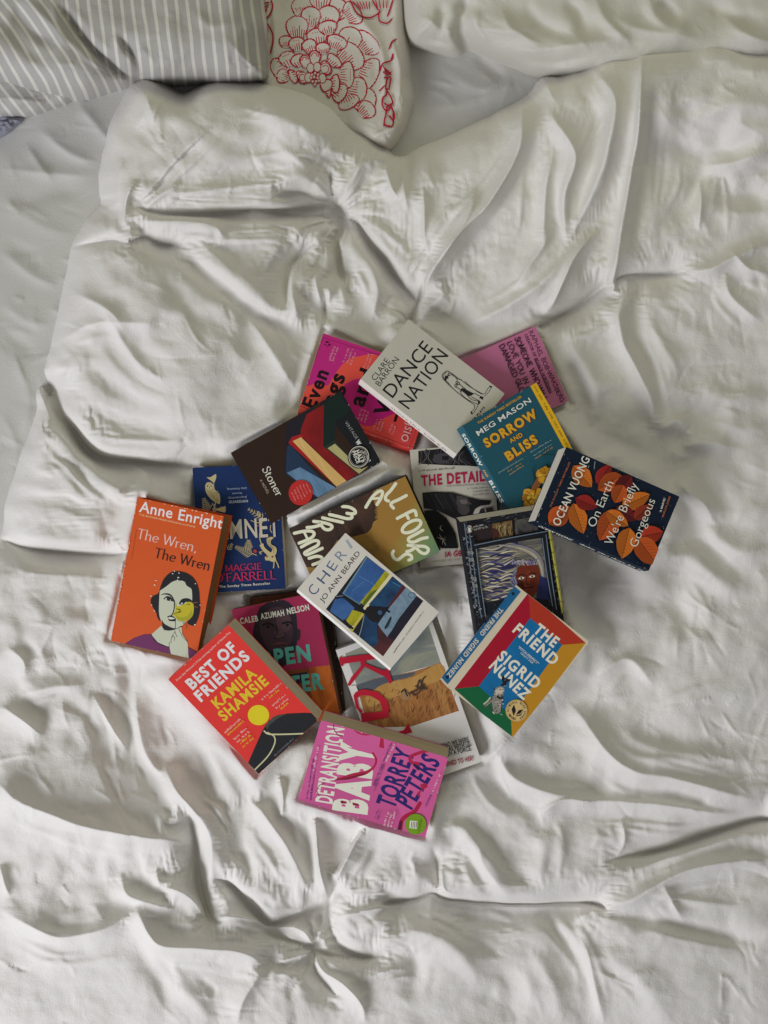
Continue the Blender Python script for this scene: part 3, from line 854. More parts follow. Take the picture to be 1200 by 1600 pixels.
class Art:
    """flat print for one cover; points are given in a crop frame of the photograph (origin, scale)"""
    def __init__(self, TL, TR, BL, w, h):
        self.TL = np.array(TL, float); self.U = np.array(TR, float) - self.TL; self.V = np.array(BL, float) - self.TL
        self.w = w; self.h = h
        self.M = np.linalg.inv(np.stack([self.U, self.V], 1))
        self.o = (0, 0); self.s = 1.0
        self.parts = []; self.z = 0.0
        self.mm = w / np.hypot(*self.U)                 # metres per frame px
    def frame(self, ox, oy, s):
        self.o = (ox, oy); self.s = s; return self
    def L(self, p):
        q = np.array([self.o[0] + p[0] * self.s, self.o[1] + p[1] * self.s]) - self.TL
        u, v = self.M @ q
        return np.array([(u - 0.5) * self.w, (0.5 - v) * self.h])
    def add(self, verts, faces, mat):
        self.z += 0.000009
        self.parts.append((verts, faces, mat if not isinstance(mat, str) else ink(mat), self.z))
    def loc_poly(self, pts, mat):
        t = tessellate_polygon([[Vector((p[0], p[1], 0)) for p in pts]])
        self.add([tuple(p) for p in pts], [tuple(f) for f in t], mat)
    def poly(self, pts, mat, curve=False):
        if curve:
            pts = list(catmull(list(pts) + [pts[0]], 12.0)[:-1])
        self.loc_poly([self.L(p) for p in pts], mat)
    def uv(self, pts, mat):                             # points as shares of the cover, from the top left
        self.loc_poly([((p[0] - .5) * self.w, (.5 - p[1]) * self.h) for p in pts], mat)
    def circle(self, c, r, mat, ry=None, n=40):
        ry = ry or r
        self.poly([(c[0] + r * math.cos(2 * math.pi * k / n), c[1] + ry * math.sin(2 * math.pi * k / n)) for k in range(n)], mat)
    def loc_ribbon(self, pts, widths, mat, cap=True):
        p = np.array(pts, float); n = len(p)
        if n < 2: return
        t = np.zeros_like(p); t[1:-1] = p[2:] - p[:-2]; t[0] = p[1] - p[0]; t[-1] = p[-1] - p[-2]
        t /= np.hypot(t[:, 0], t[:, 1])[:, None] + 1e-12
        nn = np.stack([-t[:, 1], t[:, 0]], 1)
        w = np.asarray(widths, float) * np.ones(n)
        a = p + nn * w[:, None] / 2; b = p - nn * w[:, None] / 2
        v = [tuple(q) for q in a] + [tuple(q) for q in b]
        f = [(i, n + i, n + i + 1, i + 1) for i in range(n - 1)]
        if cap:
            for k, sgn in ((0, -1), (n - 1, 1)):
                base = len(v); ang = math.atan2(t[k, 1], t[k, 0]) * 1.0
                for q in range(7):
                    th = ang + (math.pi if sgn < 0 else 0) - math.pi / 2 + math.pi * q / 6
                    v.append((p[k, 0] + w[k] / 2 * math.cos(th), p[k, 1] + w[k] / 2 * math.sin(th)))
                f.append(tuple(range(base, base + 7)))
        self.add(v, f, mat)
    def line(self, pts, width, mat, curve=True, taper=False, cap=True):
        c = catmull(pts, 8.0) if (curve and len(pts) > 2) else np.array(pts, float)
        wv = np.full(len(c), width * self.s * self.mm)
        if taper:
            x = np.linspace(0, 1, len(c)); wv = wv * (0.25 + 0.75 * np.sin(np.pi * np.clip(x, 0.02, 0.98)))
        self.loc_ribbon([self.L(p) for p in c], wv, mat, cap)
    def text(self, s, p0, p1, cap, mat, bold=0.0, space=None):
        v, f = text_mesh(s, bold, space)
        if not len(v): return
        a = self.L(p0); b = self.L(p1); d = b - a; ln = np.hypot(*d); d /= ln; n = np.array([-d[1], d[0]])
        x0 = v[:, 0].min(); x1 = v[:, 0].max()
        X = (v[:, 0] - x0) / (x1 - x0) * ln
        Y = v[:, 1] / CAPH * cap * self.s * self.mm
        q = a + X[:, None] * d + Y[:, None] * n
        self.add([tuple(r) for r in q], f, mat)
    def pen(self, s, p0, p1, cap, mat, wmax=0.13, wmin=0.13, serif=0.0, jit=0.0, slant=0.0, seed=1):
        rr = random.Random(seed)
        adv = sum(SK[c][0] for c in s)
        a = self.L(p0); b = self.L(p1); d = b - a; ln = np.hypot(*d); d /= ln; n = np.array([-d[1], d[0]])
        ch = cap * self.s * self.mm; kx = ln / adv
        x = 0.0
        for c in s:
            ad, strokes, feet = SK[c]
            dy = rr.gauss(0, jit); ro = rr.gauss(0, jit * 1.2); sc = 1 + rr.gauss(0, jit)
            def T(p):
                X = p[0] + slant * p[1]; Y = p[1] * sc + dy
                X, Y = X - ro * Y, Y + ro * X
                return a + (x + X) * kx * d + Y * ch * n
            for st in strokes:
                pts = np.array([T(p) for p in (catmull(st, 0.09) if len(st) > 2 else st)])
                sg = np.diff(pts, axis=0); sg = np.vstack([sg, sg[-1:]])
                an = np.arctan2(sg @ n, sg @ d)
                w = (wmin + (wmax - wmin) * np.abs(np.sin(an - 0.22)) ** 1.3) * ch
                self.loc_ribbon(pts, w, mat, cap=(wmin == wmax))
            if serif:
                for (fx, fy) in feet:
                    yy = fy if fy > 0.5 else 0.0
                    self.loc_ribbon([T((fx - serif, yy)), T((fx + serif, yy))], [wmin * ch * 0.9] * 2, mat, False)
            x += ad
    def tiny(self, p0, p1, h, mat, seed=0, fill=0.62):
        """a line of print too small to read in the photograph: word-shaped ticks"""
        rr = random.Random(seed + int(p0[0] * 7 + p0[1]))
        a = np.array(p0, float); b = np.array(p1, float); d = b - a; L = np.hypot(*d); d /= L
        x = 0.0
        while x < L:
            wl = min(L - x, h * rr.uniform(1.6, 4.5))
            k = 0.0
            while k < wl:
                q = a + d * (x + k); up = np.array([d[1], -d[0]])
                hh = h * rr.choice((0.6, 0.6, 0.65, 0.95))
                if rr.random() < 0.85:
                    self.line([q, q + up * hh], h * 0.2, mat, False, cap=False)
                if rr.random() < 0.5:
                    yy = h * rr.choice((0.08, 0.55)); e = q + d * h * 0.4
                    self.line([q + up * yy, e + up * yy], h * 0.16, mat, False, cap=False)
                k += h * 0.52
            x += wl + h * 0.6
    def ring_text(self, s, c, r, a0, a1, cap, mat, bold=0.02):
        """letters set around a circle, angles in degrees (image sense, clockwise from the right)"""
        n = len(s)
        for i, ch in enumerate(s):
            if ch == ' ': continue
            an = math.radians(a0 + (a1 - a0) * (i + 0.5) / n)
            sg = 1 if a1 > a0 else -1
            px, py = c[0] + r * math.cos(an), c[1] + r * math.sin(an)
            tx, ty = -math.sin(an) * sg, math.cos(an) * sg
            hw = abs(math.radians(a1 - a0)) / n * r * 0.36
            self.text(ch, (px - tx * hw, py - ty * hw), (px + tx * hw, py + ty * hw), cap, mat, bold)

def build_art(bm, art, mats, z0):
    """put the print of `art` into bm, cropped to the cover"""
    tmp = bmesh.new()
    for verts, faces, mat, z in art.parts:
        if mat not in mats: mats.append(mat)
        mi = mats.index(mat)
        vs_ = [tmp.verts.new((v[0], v[1], z0 + z)) for v in verts]
        for f in faces:
            try:
                fc = tmp.faces.new([vs_[i] for i in f])
                fc.material_index = mi
            except ValueError:
                pass
    for co, no in (((art.w / 2 - 2e-4, 0, 0), (1, 0, 0)), ((-art.w / 2 + 1e-4, 0, 0), (-1, 0, 0)), ((0, art.h / 2 - 2e-4, 0), (0, 1, 0)), ((0, -art.h / 2 + 2e-4, 0), (0, -1, 0))):
        bmesh.ops.bisect_plane(tmp, geom=tmp.verts[:] + tmp.edges[:] + tmp.faces[:], plane_co=co, plane_no=no, clear_outer=True)
    tmp.normal_update()
    for f in tmp.faces:
        if f.normal.z < 0: f.normal_flip()
    return tmp

# ---------------------------------------------------------------- pillows at the head of the bed
def pillow(name, outline, z0, top, reach, folds, mats, step=2.5, attr=None, lump=3.0, seed=1, tilt=(0, 0), flat=None):
    o = catmull(outline + outline[:1], 8.0)[:-1]
    x0, y0 = o.min(0) - 12; x1, y1 = o.max(0) + 12
    gx = np.arange(x0, x1, step); gy = np.arange(y0, y1, step)
    X, Y = np.meshgrid(gx, gy)
    d = poly_sd(X + 2.0 * vnoise(X, Y, 30, seed), Y + 2.0 * vnoise(X, Y, 30, seed + 1), o)
    H = np.full(X.shape, float(top))
    H += lump * vnoise(X, Y, 70, seed + 2) + lump * .5 * vnoise(X, Y, 32, seed + 3)
    for f in folds:
        stroke(H, gx, gy, f[0], f[1] * 1.4, *f[2:])
    for sc_, amp, sd_, an, st in ((60, 3.0, 1, .5, 1.5), (34, 1.8, 2, -.7, 1.6), (19, .9, 3, 1.2, 1.7)):
        H += amp * facets(X + 8 * vnoise(X, Y, 40, seed + 11), Y + 8 * vnoise(X, Y, 40, seed + 12), sc_, seed + sd_, an, st)
    cr = random.Random(seed)
    for k in range(int((x1 - x0) * (y1 - y0) / 2600)):
        x = cr.uniform(x0, x1); y = cr.uniform(max(y0, -20), y1); a = cr.uniform(0, 3.1); L = cr.uniform(14, 40)
        stroke(H, gx, gy, [(x, y), (x + math.cos(a) * L, y + math.sin(a) * L)], cr.choice((-1, 1)) * cr.uniform(.4, 1.1), cr.uniform(2.5, 5), None, 's', .4, .4)
    t = np.clip((d + 1) / reach, 0, 1)
    prof = np.sqrt(np.clip(1 - (1 - t) ** 2.2, 0, 1))
    if flat is not None: prof = flat(X, Y, d, prof)
    Z = z0 + tilt[0] * (X - 600) + tilt[1] * (200 - Y)
    Hh = np.where(d > -1, Z + H * prof, Z - 5.0 * (-d - 1))
    p = settle(X, Y, Hh, 30, 0.997, 0.004, 0.02, 12)
    X2 = p[..., 0].astype(float); Y2 = p[..., 1].astype(float); H2 = p[..., 2].astype(float)
    attrs = attr(X2, Y2) if attr else None
    ob = grid_mesh(name, X2, Y2, H2, mats, keep=d > -9, attrs=attrs)
    return ob, (gx, gy, H2)

# striped cotton: broad grey and narrow cream bands follow the cloth
strip_mat, nt, b, mix = fabric('striped_cotton', '#aeada9', bump=.05)
at = N(nt, 'ShaderNodeAttribute'); at.attribute_name = 'band'
fr = N(nt, 'ShaderNodeMath', operation='FRACT'); nt.links.new(at.outputs['Fac'], fr.inputs[0])
rp = N(nt, 'ShaderNodeValToRGB')
els = rp.color_ramp.elements
els[0].position = 0.0; els[0].color = (1, 1, 1, 1); els[1].position = 0.30; els[1].color = (0, 0, 0, 1)
e = els.new(0.26); e.color = (1, 1, 1, 1)
e = els.new(0.96); e.color = (0, 0, 0, 1); e = els.new(1.0); e.color = (1, 1, 1, 1)
nt.links.new(fr.outputs[0], rp.inputs['Fac'])
mx = N(nt, 'ShaderNodeMix', data_type='RGBA')
nt.links.new(rp.outputs['Color'], mx.inputs['Factor'])
nt.links.new(mix.outputs['Result'], mx.inputs['A']); mx.inputs['B'].default_value = lin('#d4d1c8') + [1]
nt.links.new(mx.outputs['Result'], b.inputs['Base Color'])

def bands(X, Y):
    wob = 1.2 * vnoise(X, Y, 40, 91)
    right = (X - 0.12 * Y + wob) / 17.0
    left = (X * 0.80 - Y * 0.56 + 42 + wob * 1.5 + 0.0009 * (Y - 40) ** 2) / 15.0
    fx = 95 + 0.86 * (Y - 20)
    w = sstep(-10, 10, X - np.where(Y < 20, 95, fx))
    return {'band': np.where(w > 0.5, right, left)}
o, _ = pillow('pillow', [(-260,60),(-180,120),(-60,128),(0,127),(30,136),(60,143),(95,149),(125,150),(165,140),(205,128),(216,121),(232,126),(255,129),(272,128),(300,126),(360,127),(405,126),(418,120),(418,60),(415,0),(410,-120),(380,-240),(100,-260),(-200,-250),(-270,-120)],
    36, 96, 74, [
    ([(92,10),(118,45),(150,82),(190,114),(214,122)], -30, 9, 14, 's', .3, 0), ([(75,0),(110,55),(150,95),(195,122)], 11, 12, 12),
    ([(110,10),(140,60),(180,95)], 9, 10, 12), ([(20,5),(50,45),(90,70)], -12, 14, 14), ([(35,0),(75,35),(110,75)], 8, 12, 12),
    ([(185,58),(205,85),(225,110),(238,122)], -16, 7, 9, 's', .3, 0), ([(178,55),(190,75),(215,105)], 9, 8, 8), ([(215,70),(235,100),(250,120)], 7, 12, 10),
    ([(0,20),(40,70),(80,110)], -6, 14, 14), ([(260,20),(270,70),(262,120)], 5, 24, 22), ([(385,40),(392,80),(400,120)], -5, 12, 12), ([(300,10),(330,40),(380,30)], 4, 14, 12)],
    [strip_mat], attr=bands, seed=101)
tag(o, 'plump grey and cream striped pillow with a deep diagonal fold', 'pillow', 'pillows at the head of the bed')
o, _ = pillow('pillow', [(-260,120),(-150,175),(-60,184),(0,185),(35,183),(62,177),(82,169),(104,164),(116,157),(120,150),(100,110),(60,60),(0,40),(-150,40),(-260,60)],
    6, 40, 44, [([(0,150),(40,158),(70,160)], 4, 10, 10), ([(20,175),(60,165),(100,150)], -4, 8, 8)], [strip_mat],
    attr=lambda X, Y: {'band': (X * .78 - Y * .62 + 40) / 15.0}, seed=121)
tag(o, 'thin striped pillow edge showing underneath the plump striped pillow', 'pillow', 'pillows at the head of the bed')
lav, *_ = fabric('lavender_cotton', '#9a9aa8', bump=.05)
o, _ = pillow('folded_cloth', [(-200,150),(-40,170),(0,176),(36,185),(24,197),(0,212),(-60,230),(-200,230)], 7, 14, 20, [], [lav], seed=131)
tag(o, 'corner of a lavender grey cloth lying under the thin striped pillow', 'cloth')
white_mat, *_ = fabric('white_cotton', '#d2cfc6', bump=.06)
o, _ = pillow('pillow', [(625,-60),(630,10),(634,45),(640,66),(655,73),(672,78),(700,84),(715,85),(724,79),(727,71),(745,80),(768,90),(800,103),(830,113),(860,119),(890,124),(960,122),(1060,118),(1200,108),(1330,60),(1360,-60),(1320,-230),(1000,-260),(700,-250),(640,-180)],
    10, 104, 64, [([(728,70),(716,48),(722,20),(735,-10)], -18, 9, 12, 's', 0, .3), ([(722,80),(700,70),(668,62),(640,62)], -9, 5, 8, 's', .1, .1), ([(700,60),(712,40),(718,10)], 7, 10, 9),
    ([(760,60),(820,80),(900,70),(980,60)], 7, 16, 16), ([(780,90),(860,98),(930,85)], -6, 8, 10), ([(740,40),(800,50),(850,30)], 5, 14, 12), ([(880,0),(905,20),(915,60)], -7, 9, 11),
    ([(1030,0),(1045,20),(1060,40)], -10, 7, 8, 's'), ([(1010,-10),(1030,30),(1080,50)], 7, 12, 12), ([(1100,0),(1150,30),(1200,30)], -6, 14, 14), ([(950,20),(1000,45),(1100,60)], 6, 14, 14), ([(650,20),(680,40),(700,65)], 4, 12, 12), ([(780,10),(800,45),(850,75)], 6, 10, 14), ([(820,0),(840,35),(900,60)], -5, 10, 12), ([(1120,20),(1180,60),(1230,70)], 7, 14, 12), ([(930,-10),(945,30),(990,70)], 7, 10, 12), ([(740,10),(745,45),(770,75)], 6, 9, 10), ([(690,0),(690,40),(680,70)], -5, 9, 10)],
    [white_mat], seed=141)
tag(o, 'plain white pillow with a pinched crease at the upper right, beyond the duvet', 'pillow', 'pillows at the head of the bed')

# floral pillow: a red line flower printed on cream cotton
cream_mat, *_ = fabric('printed_cream_cotton', '#d3cec5', bump=.05)
red_mat, *_ = fabric('red_print', '#b5122f', bump=.05)
o, (fgx, fgy, FH) = pillow('pillow', [(392,-180),(398,0),(402,120),(420,165),(480,196),(560,216),(592,230),(608,233),(618,222),(632,198),(641,172),(646,150),(642,128),(639,112),(637,60),(636,20),(630,-60),(600,-200),(500,-240)],
    5, 40, 24, [([(545,10),(575,45),(595,85),(600,130),(596,170)], 9, 9, 13), ([(570,40),(590,90),(592,150)], -7, 8, 12), ([(610,60),(625,110),(622,170)], 4, 10, 10), ([(425,0),(430,50),(425,110)], 5, 12, 10), ([(560,230),(600,205),(640,190)], 4, 10, 10), ([(470,0),(480,30),(500,40)], 3, 12, 10)],
    [cream_mat, red_mat], seed=151)
tag(o, 'cream cushion printed with a big red line-drawn flower, between striped and white pillows', 'cushion', 'pillows at the head of the bed')
class ClothPrint:
    def __init__(s): s.v = []; s.f = []; s.m = []; s.z = 0.25
    def hz(s, x, y):
        i = np.clip(np.searchsorted(fgx, x) - 1, 0, len(fgx) - 2); j = np.clip(np.searchsorted(fgy, y) - 1, 0, len(fgy) - 2)
        u = np.clip((x - fgx[i]) / 2.5, 0, 1); w = np.clip((y - fgy[j]) / 2.5, 0, 1)
        return FH[j, i] * (1-u) * (1-w) + FH[j, i+1] * u * (1-w) + FH[j+1, i] * (1-u) * w + FH[j+1, i+1] * u * w
    def line(s, pts, wd, m=1, curve=True):
        c = catmull(pts, 2.5) if curve and len(pts) > 2 else catmull([pts[0], pts[-1]], 2.5) if len(pts) == 2 else np.array(pts)
        t = np.gradient(c, axis=0); t /= np.hypot(t[:, 0], t[:, 1])[:, None] + 1e-9
        n = np.stack([-t[:, 1], t[:, 0]], 1) * wd / 2
        s.z += 0.004; b0 = len(s.v)
        for q in list(c + n) + list(c - n): s.v.append(P(q[0], q[1], (s.hz(q[0], q[1]) + s.z) * .001))
        k = len(c)
        for i in range(k - 1): s.f.append((b0 + i, b0 + k + i, b0 + k + i + 1, b0 + i + 1)); s.m.append(m)
    def fill(s, pts, m=0):
        c = catmull(list(pts) + [pts[0]], 3.0)[:-1]; ctr = c.mean(0); s.z += 0.02; b0 = len(s.v); R_ = 6
        for r in range(R_ + 1):
            for q in c:
                p = ctr + (q - ctr) * (r / R_); s.v.append(P(p[0], p[1], (s.hz(p[0], p[1]) + s.z) * .001))
        k = len(c)
        for r in range(R_):
            for i in range(k):
                a, b_ = b0 + r * k + i, b0 + r * k + (i + 1) % k
                if r == 0: s.f.append((a, b_ + k, a + k))
                else: s.f.append((a, b_, b_ + k, a + k))
                s.m.append(m)
cp = ClothPrint()
def F(p): return (400 + p[0] * .23333, p[1] * .23333)
def petal(base, tip, wd, hatch=7, dots=0, fill=True, lw=2.3):
    b_ = np.array(F(base)); t_ = np.array(F(tip)); d = t_ - b_; L = np.hypot(*d); d /= L; n = np.array([-d[1], d[0]]); w = wd * .23333
    out = [b_ - n * w * .45, b_ + d * L * .35 - n * w * .92, b_ + d * L * .72 - n * w, b_ + d * L * .95 - n * w * .5, t_, b_ + d * L * .95 + n * w * .5, b_ + d * L * .72 + n * w, b_ + d * L * .35 + n * w * .92, b_ + n * w * .45]
    if fill: cp.fill(out)
    cp.line(out, lw)
    rr = random.Random(int(base[0] * 3 + tip[1]))
    for k in range(hatch):
        q = (k + .5) / hatch * 2 - 1
        s0 = b_ + d * L * .04 + n * w * .62 * q; e0 = b_ + d * L * rr.uniform(.36, .62) + n * w * .8 * q
        cp.line([s0, e0], 1.4)
    for k in range(dots):
        q = (k + .5) / dots * 2 - 1; c = b_ + d * L * .76 + n * w * .5 * q
        cp.line([c - d * .7, c + d * .7], 1.5)
C_ = (395, 520)
for base, tip, wd, hz, dt in [
    ((500,130),(560,-10),90,8,0), ((330,130),(300,-20),70,8,0), ((430,60),(430,-60),70,6,0), ((600,120),(690,60),80,8,0),
    ((700,330),(785,250),95,9,0), ((690,470),(810,520),110,9,0), ((640,650),(800,690),80,6,0), ((700,770),(780,700),60,6,0),
    ((590,340),(660,190),75,8,0), ((470,190),(500,40),70,7,0), ((360,190),(370,45),62,6,0), ((280,260),(270,110),70,7,0), ((200,320),(205,240),45,5,0), ((210,430),(110,480),70,6,0), ((220,520),(140,500),45,5,0),
    ((570,430),(690,330),100,9,0), ((600,590),(740,610),80,7,0), ((600,640),(640,720),70,6,2),
    ((520,330),(560,240),66,7,4), ((420,300),(400,190),66,6,4), ((490,230),(470,140),60,6,0), ((280,340),(265,250),50,5,3), ((230,440),(190,350),52,4,4), ((560,500),(655,500),85,7,5), ((520,600),(600,640),62,6,0),
    ((370,350),(345,265),46,5,0), ((450,360),(445,285),44,5,0), ((500,430),(545,385),56,5,0), ((300,440),(260,370),46,4,0), ((270,500),(230,520),45,4,0), ((500,560),(560,560),60,5,0), ((470,600),(500,600),50,4,0),
    ((395,430),(390,340),38,0,0), ((340,450),(318,370),34,0,0), ((440,470),(495,440),48,0,0), ((330,500),(285,530),46,0,0), ((440,550),(500,590),42,0,0)]:
    petal(base, tip, wd, hz, dt)
for r in (36, 22): cp.line([F(q) for q in ell(465, 462, r, r * 1.1, -150, 90)], 1.3); cp.line([F(q) for q in ell(390, 375, r * .8, r, -190, 10)], 1.3); cp.line([F(q) for q in ell(325, 400, r * .7, r * .8, -200, 0)], 1.3); cp.line([F(q) for q in ell(310, 520, r * .9, r, 60, 300)], 1.3)
for (x, y) in ((365,455),(410,450),(350,520),(445,525)): cp.fill([F(q) for q in ell(x, y, 24, 30, 0, 330, 10)]); cp.line([F(q) for q in ell(x, y, 24, 32, 0, 360)], 1.5)
for (x, y) in ((375,500),(395,490),(415,500),(370,520),(390,515),(412,520),(380,545),(402,545),(420,540),(395,565)): cp.fill([F(q) for q in ell(x, y, 10, 11, 0, 320, 8)]); cp.line([F(q) for q in ell(x, y, 10, 11)], 1.2)
def sq(*pts, w=2.3): cp.line([F(p) for p in pts], w)
sq((100,0),(112,40),(95,90),(65,135),(90,180),(112,230),(110,290),(95,355)); sq((50,80),(75,60)); sq((55,50),(85,35)); sq((58,20),(90,15))
sq((630,0),(680,90),(760,118),(830,80),(815,60),(780,0)); sq((820,80),(830,140),(880,155),(910,125)); sq((915,0),(900,50),(880,110))
for k in range(6): sq((650 + k * 22, 10), (690 + k * 14, 60), w=1.5)
for k in range(4): sq((800 + k * 26, 0), (815 + k * 20, 55), w=1.5)
sq((890,330),(910,280),(942,262)); sq((905,400),(915,370)); sq((825,480),(850,425),(905,405),(915,360)); sq((850,480),(880,500),(905,480)); sq((855,520),(905,515)); sq((880,520),(870,590),(900,640)); sq((905,520),(890,600))
sq((825,610),(860,575)); sq((880,590),(870,640),(850,650),(845,700),(870,740),(900,720),(860,690)); sq((900,640),(915,690),(880,710),(870,760)); sq((875,740),(860,830),(915,840),(920,740)); sq((850,835),(912,848)); sq((900,700),(925,760),(925,800))
for k in range(5): sq((880 + k * 8, 770 + k * 10), (905 + k * 5, 780 + k * 8), w=1.5)
for k in range(5): sq((850 + k * 12, 440 + k * 10), (870 + k * 9, 480 + k * 6), w=1.5)
pm = mesh_obj('print', cp.v, cp.f, [cream_mat, red_mat], face_mats=cp.m, smooth=True)
bmj = bmesh.new(); bmj.from_mesh(o.data); bmj.from_mesh(pm.data); bmj.to_mesh(o.data); bmj.free()
pmd = pm.data; bpy.data.objects.remove(pm); bpy.data.meshes.remove(pmd)

# ---------------------------------------------------------------- the books
def page_mat(hexc):
    key = 'paper' + hexc
    if key in _mats: return _mats[key]
    m, nt, b = nodes_of('page_edges')
    tc = N(nt, 'ShaderNodeTexCoord')
    mp = N(nt, 'ShaderNodeMapping'); mp.inputs['Scale'].default_value = (14, 14, 1500)
    n = N(nt, 'ShaderNodeTexNoise'); n.inputs['Scale'].default_value = 1; n.inputs['Detail'].default_value = 3
    nt.links.new(tc.outputs['Object'], mp.inputs['Vector']); nt.links.new(mp.outputs['Vector'], n.inputs['Vector'])
    mix = N(nt, 'ShaderNodeMix', data_type='RGBA'); c = lin(hexc)
    mix.inputs['A'].default_value = [v * 0.6 for v in c] + [1]; mix.inputs['B'].default_value = [min(.85, v * 1.12) for v in c] + [1]
    nt.links.new(n.outputs['Fac'], mix.inputs['Factor']); nt.links.new(mix.outputs['Result'], b.inputs['Base Color'])
    bp = N(nt, 'ShaderNodeBump'); bp.inputs['Strength'].default_value = 0.4; bp.inputs['Distance'].default_value = 0.0004
    nt.links.new(n.outputs['Fac'], bp.inputs['Height']); nt.links.new(bp.outputs['Normal'], b.inputs['Normal'])
    b.inputs['Roughness'].default_value = 0.9; b.inputs['Specular IOR Level'].default_value = 0.1
    _mats[key] = m
    return m

def make_book(key, name, label, base, draw=None, spine=None, back=None, pages='#d3c7ad', sx=0.0, sy=0.0, curl=0.0,
              hard=False, corner=0.0012, spine_draw=None, stickers=(), group=None, wear=16):
    bk = BOOKS[key]; t = bk['t'] * 0.001
    cx, cy, sa, sb, c = bk['pl']
    tz = lambda p: (c + sa * (p[0] - cx) + sb * (p[1] - cy) + bk['t']) * 0.001
    TL, TR, BL = bk['TL'], bk['TR'], bk['BL']; BR = TR + BL - TL
    W = [P(q[0], q[1], tz(q)) for q in (TL, TR, BR, BL)]
    ex = ((W[1] - W[0]) + (W[2] - W[3])).normalized()
    ey = ((W[0] - W[3]) + (W[1] - W[2])); ey = (ey - ex * ey.dot(ex)).normalized()
    ez = ex.cross(ey)
    w = ((W[1] - W[0]).length + (W[2] - W[3]).length) / 2; h = ((W[0] - W[3]).length + (W[1] - W[2]).length) / 2
    ctr = (W[0] + W[1] + W[2] + W[3]) / 4
    org = ctr - ez * t
    root = bpy.data.objects.new(name, None); COL.objects.link(root)
    root.empty_display_size = 0.02
    root.matrix_world = Matrix(((ex.x, ey.x, ez.x, org.x), (ex.y, ey.y, ez.y, org.y), (ex.z, ey.z, ez.z, org.z), (0, 0, 0, 1)))
    tag(root, label, 'book', group or 'books lying in a heap on the duvet')
    board = 0.0024 if hard else 0.0004
    ov = 0.0028 if hard else 0.0006
    rr = random.Random(key)
    ph = rr.uniform(0, 6)
    def warp(v, front):
        x, y, z = v
        q = max(0.0, (x + w * 0.1) / (w * 0.6))
        if front:
            z += curl * q * q * (0.75 + 0.5 * (y / h) * math.sin(ph))
        k = z / t - 1 if z < t else 0
        return (x + k * sx, y + k * sy, z)
    def finish(nm, bm, mats, front=False, smooth=False):
        for v in bm.verts: v.co = warp(v.co, front)
        me = bpy.data.meshes.new(nm); bm.to_mesh(me); bm.free()
        for m in mats: me.materials.append(m)
        o = bpy.data.objects.new(nm, me); COL.objects.link(o); o.parent = root
        return o
    def plate(z0, z1, x0, x1, y0, y1, rad, mat_n=0):
        bm = bmesh.new()
        pts = []
        for (qx, qy, a0, rd) in ((x1, y1, 0, rad), (x0, y1, 90, 0.0002), (x0, y0, 180, 0.0002), (x1, y0, 270, rad)):
            sxn = 1 if qx == x1 else -1; syn = 1 if qy == y1 else -1
            for k in range(5):
                a = math.radians(a0 + 90 * k / 4)
                pts.append((qx - sxn * rd + rd * math.cos(a), qy - syn * rd + rd * math.sin(a)))
        # grid in x so the plate can bend
        lo = [bm.verts.new((p[0], p[1], z0)) for p in pts]; hi = [bm.verts.new((p[0], p[1], z1)) for p in pts]
        bm.faces.new(lo[::-1]); bm.faces.new(hi)
        n = len(pts)
        for i in range(n):
            bm.faces.new((lo[i], lo[(i + 1) % n], hi[(i + 1) % n], hi[i]))
        return bm
    def slices(bm, n=12):
        for k in range(1, n):
            bmesh.ops.bisect_plane(bm, geom=bm.verts[:] + bm.edges[:] + bm.faces[:], plane_co=(-w / 2 + w * k / n, 0, 0), plane_no=(1, 0, 0))
    base_m = base if not isinstance(base, str) else ink(base)
    spine_m = base_m if spine is None else (ink(spine) if isinstance(spine, str) else spine)
    back_m = spine_m if back is None else ink(back)
    # front cover with its print
    bm = plate(t - board, t, -w / 2, w / 2, -h / 2, h / 2, corner)
    mats = [base_m]
    art = Art(TL, TR, BL, w, h)
    if draw: draw(art)
    if wear:                                            # rubbed edges and corners
        wr_ = random.Random(key + 'wear')
        for k in range(wear):
            e = wr_.choice((0, 1, 2, 3)); q = wr_.random() ** 1.6 * .5; q = q if wr_.random() < .5 else 1 - q
            x, y = ((q - .5) * w, h / 2 - .0004) if e == 0 else ((q - .5) * w, -h / 2 + .0004) if e == 1 else (-w / 2 + .0003, (q - .5) * h) if e == 2 else (w / 2 - .0004, (q - .5) * h)
            a_ = wr_.uniform(.0004, .0015); b_ = wr_.uniform(.0003, .0007)
            if e > 1: a_, b_ = b_, a_
            art.loc_poly([(x + a_ * math.cos(t_) * wr_.uniform(.6, 1.2), y + b_ * math.sin(t_) * wr_.uniform(.6, 1.2)) for t_ in (0, 1, 2, 3, 4, 5)], '#b8b0a2')
    pr = build_art(bm, art, mats, t)
    me_t = bpy.data.meshes.new('print'); pr.to_mesh(me_t); pr.free(); bm.from_mesh(me_t); bpy.data.meshes.remove(me_t)
    slices(bm)
    finish('front_cover', bm, mats, True)
    finish('back_cover', plate(0, board, -w / 2, w / 2, -h / 2, h / 2, corner), [back_m])
    # spine: rounded for hard covers, flat for paperbacks
    bm = bmesh.new(); prof = []
    for k in range(7):
        q = k / 6
        bulge = (0.0022 if hard else 0.0007) * math.sin(math.pi * q)
        prof.append((-w / 2 - bulge - 0.0001, board * 0.3 + (t - board * 0.6) * q))
    ring = []
    for y in (-h / 2, h / 2):
        ring.append([bm.verts.new((p[0], y, p[1])) for p in prof] + [bm.verts.new((-w / 2 + 0.0006, y, p[1])) for p in reversed(prof)])
    n = len(ring[0])
    for i in range(n):
        bm.faces.new((ring[0][i], ring[0][(i + 1) % n], ring[1][(i + 1) % n], ring[1][i]))
    bm.faces.new(ring[0]); bm.faces.new(ring[1][::-1])
    mats = [spine_m]
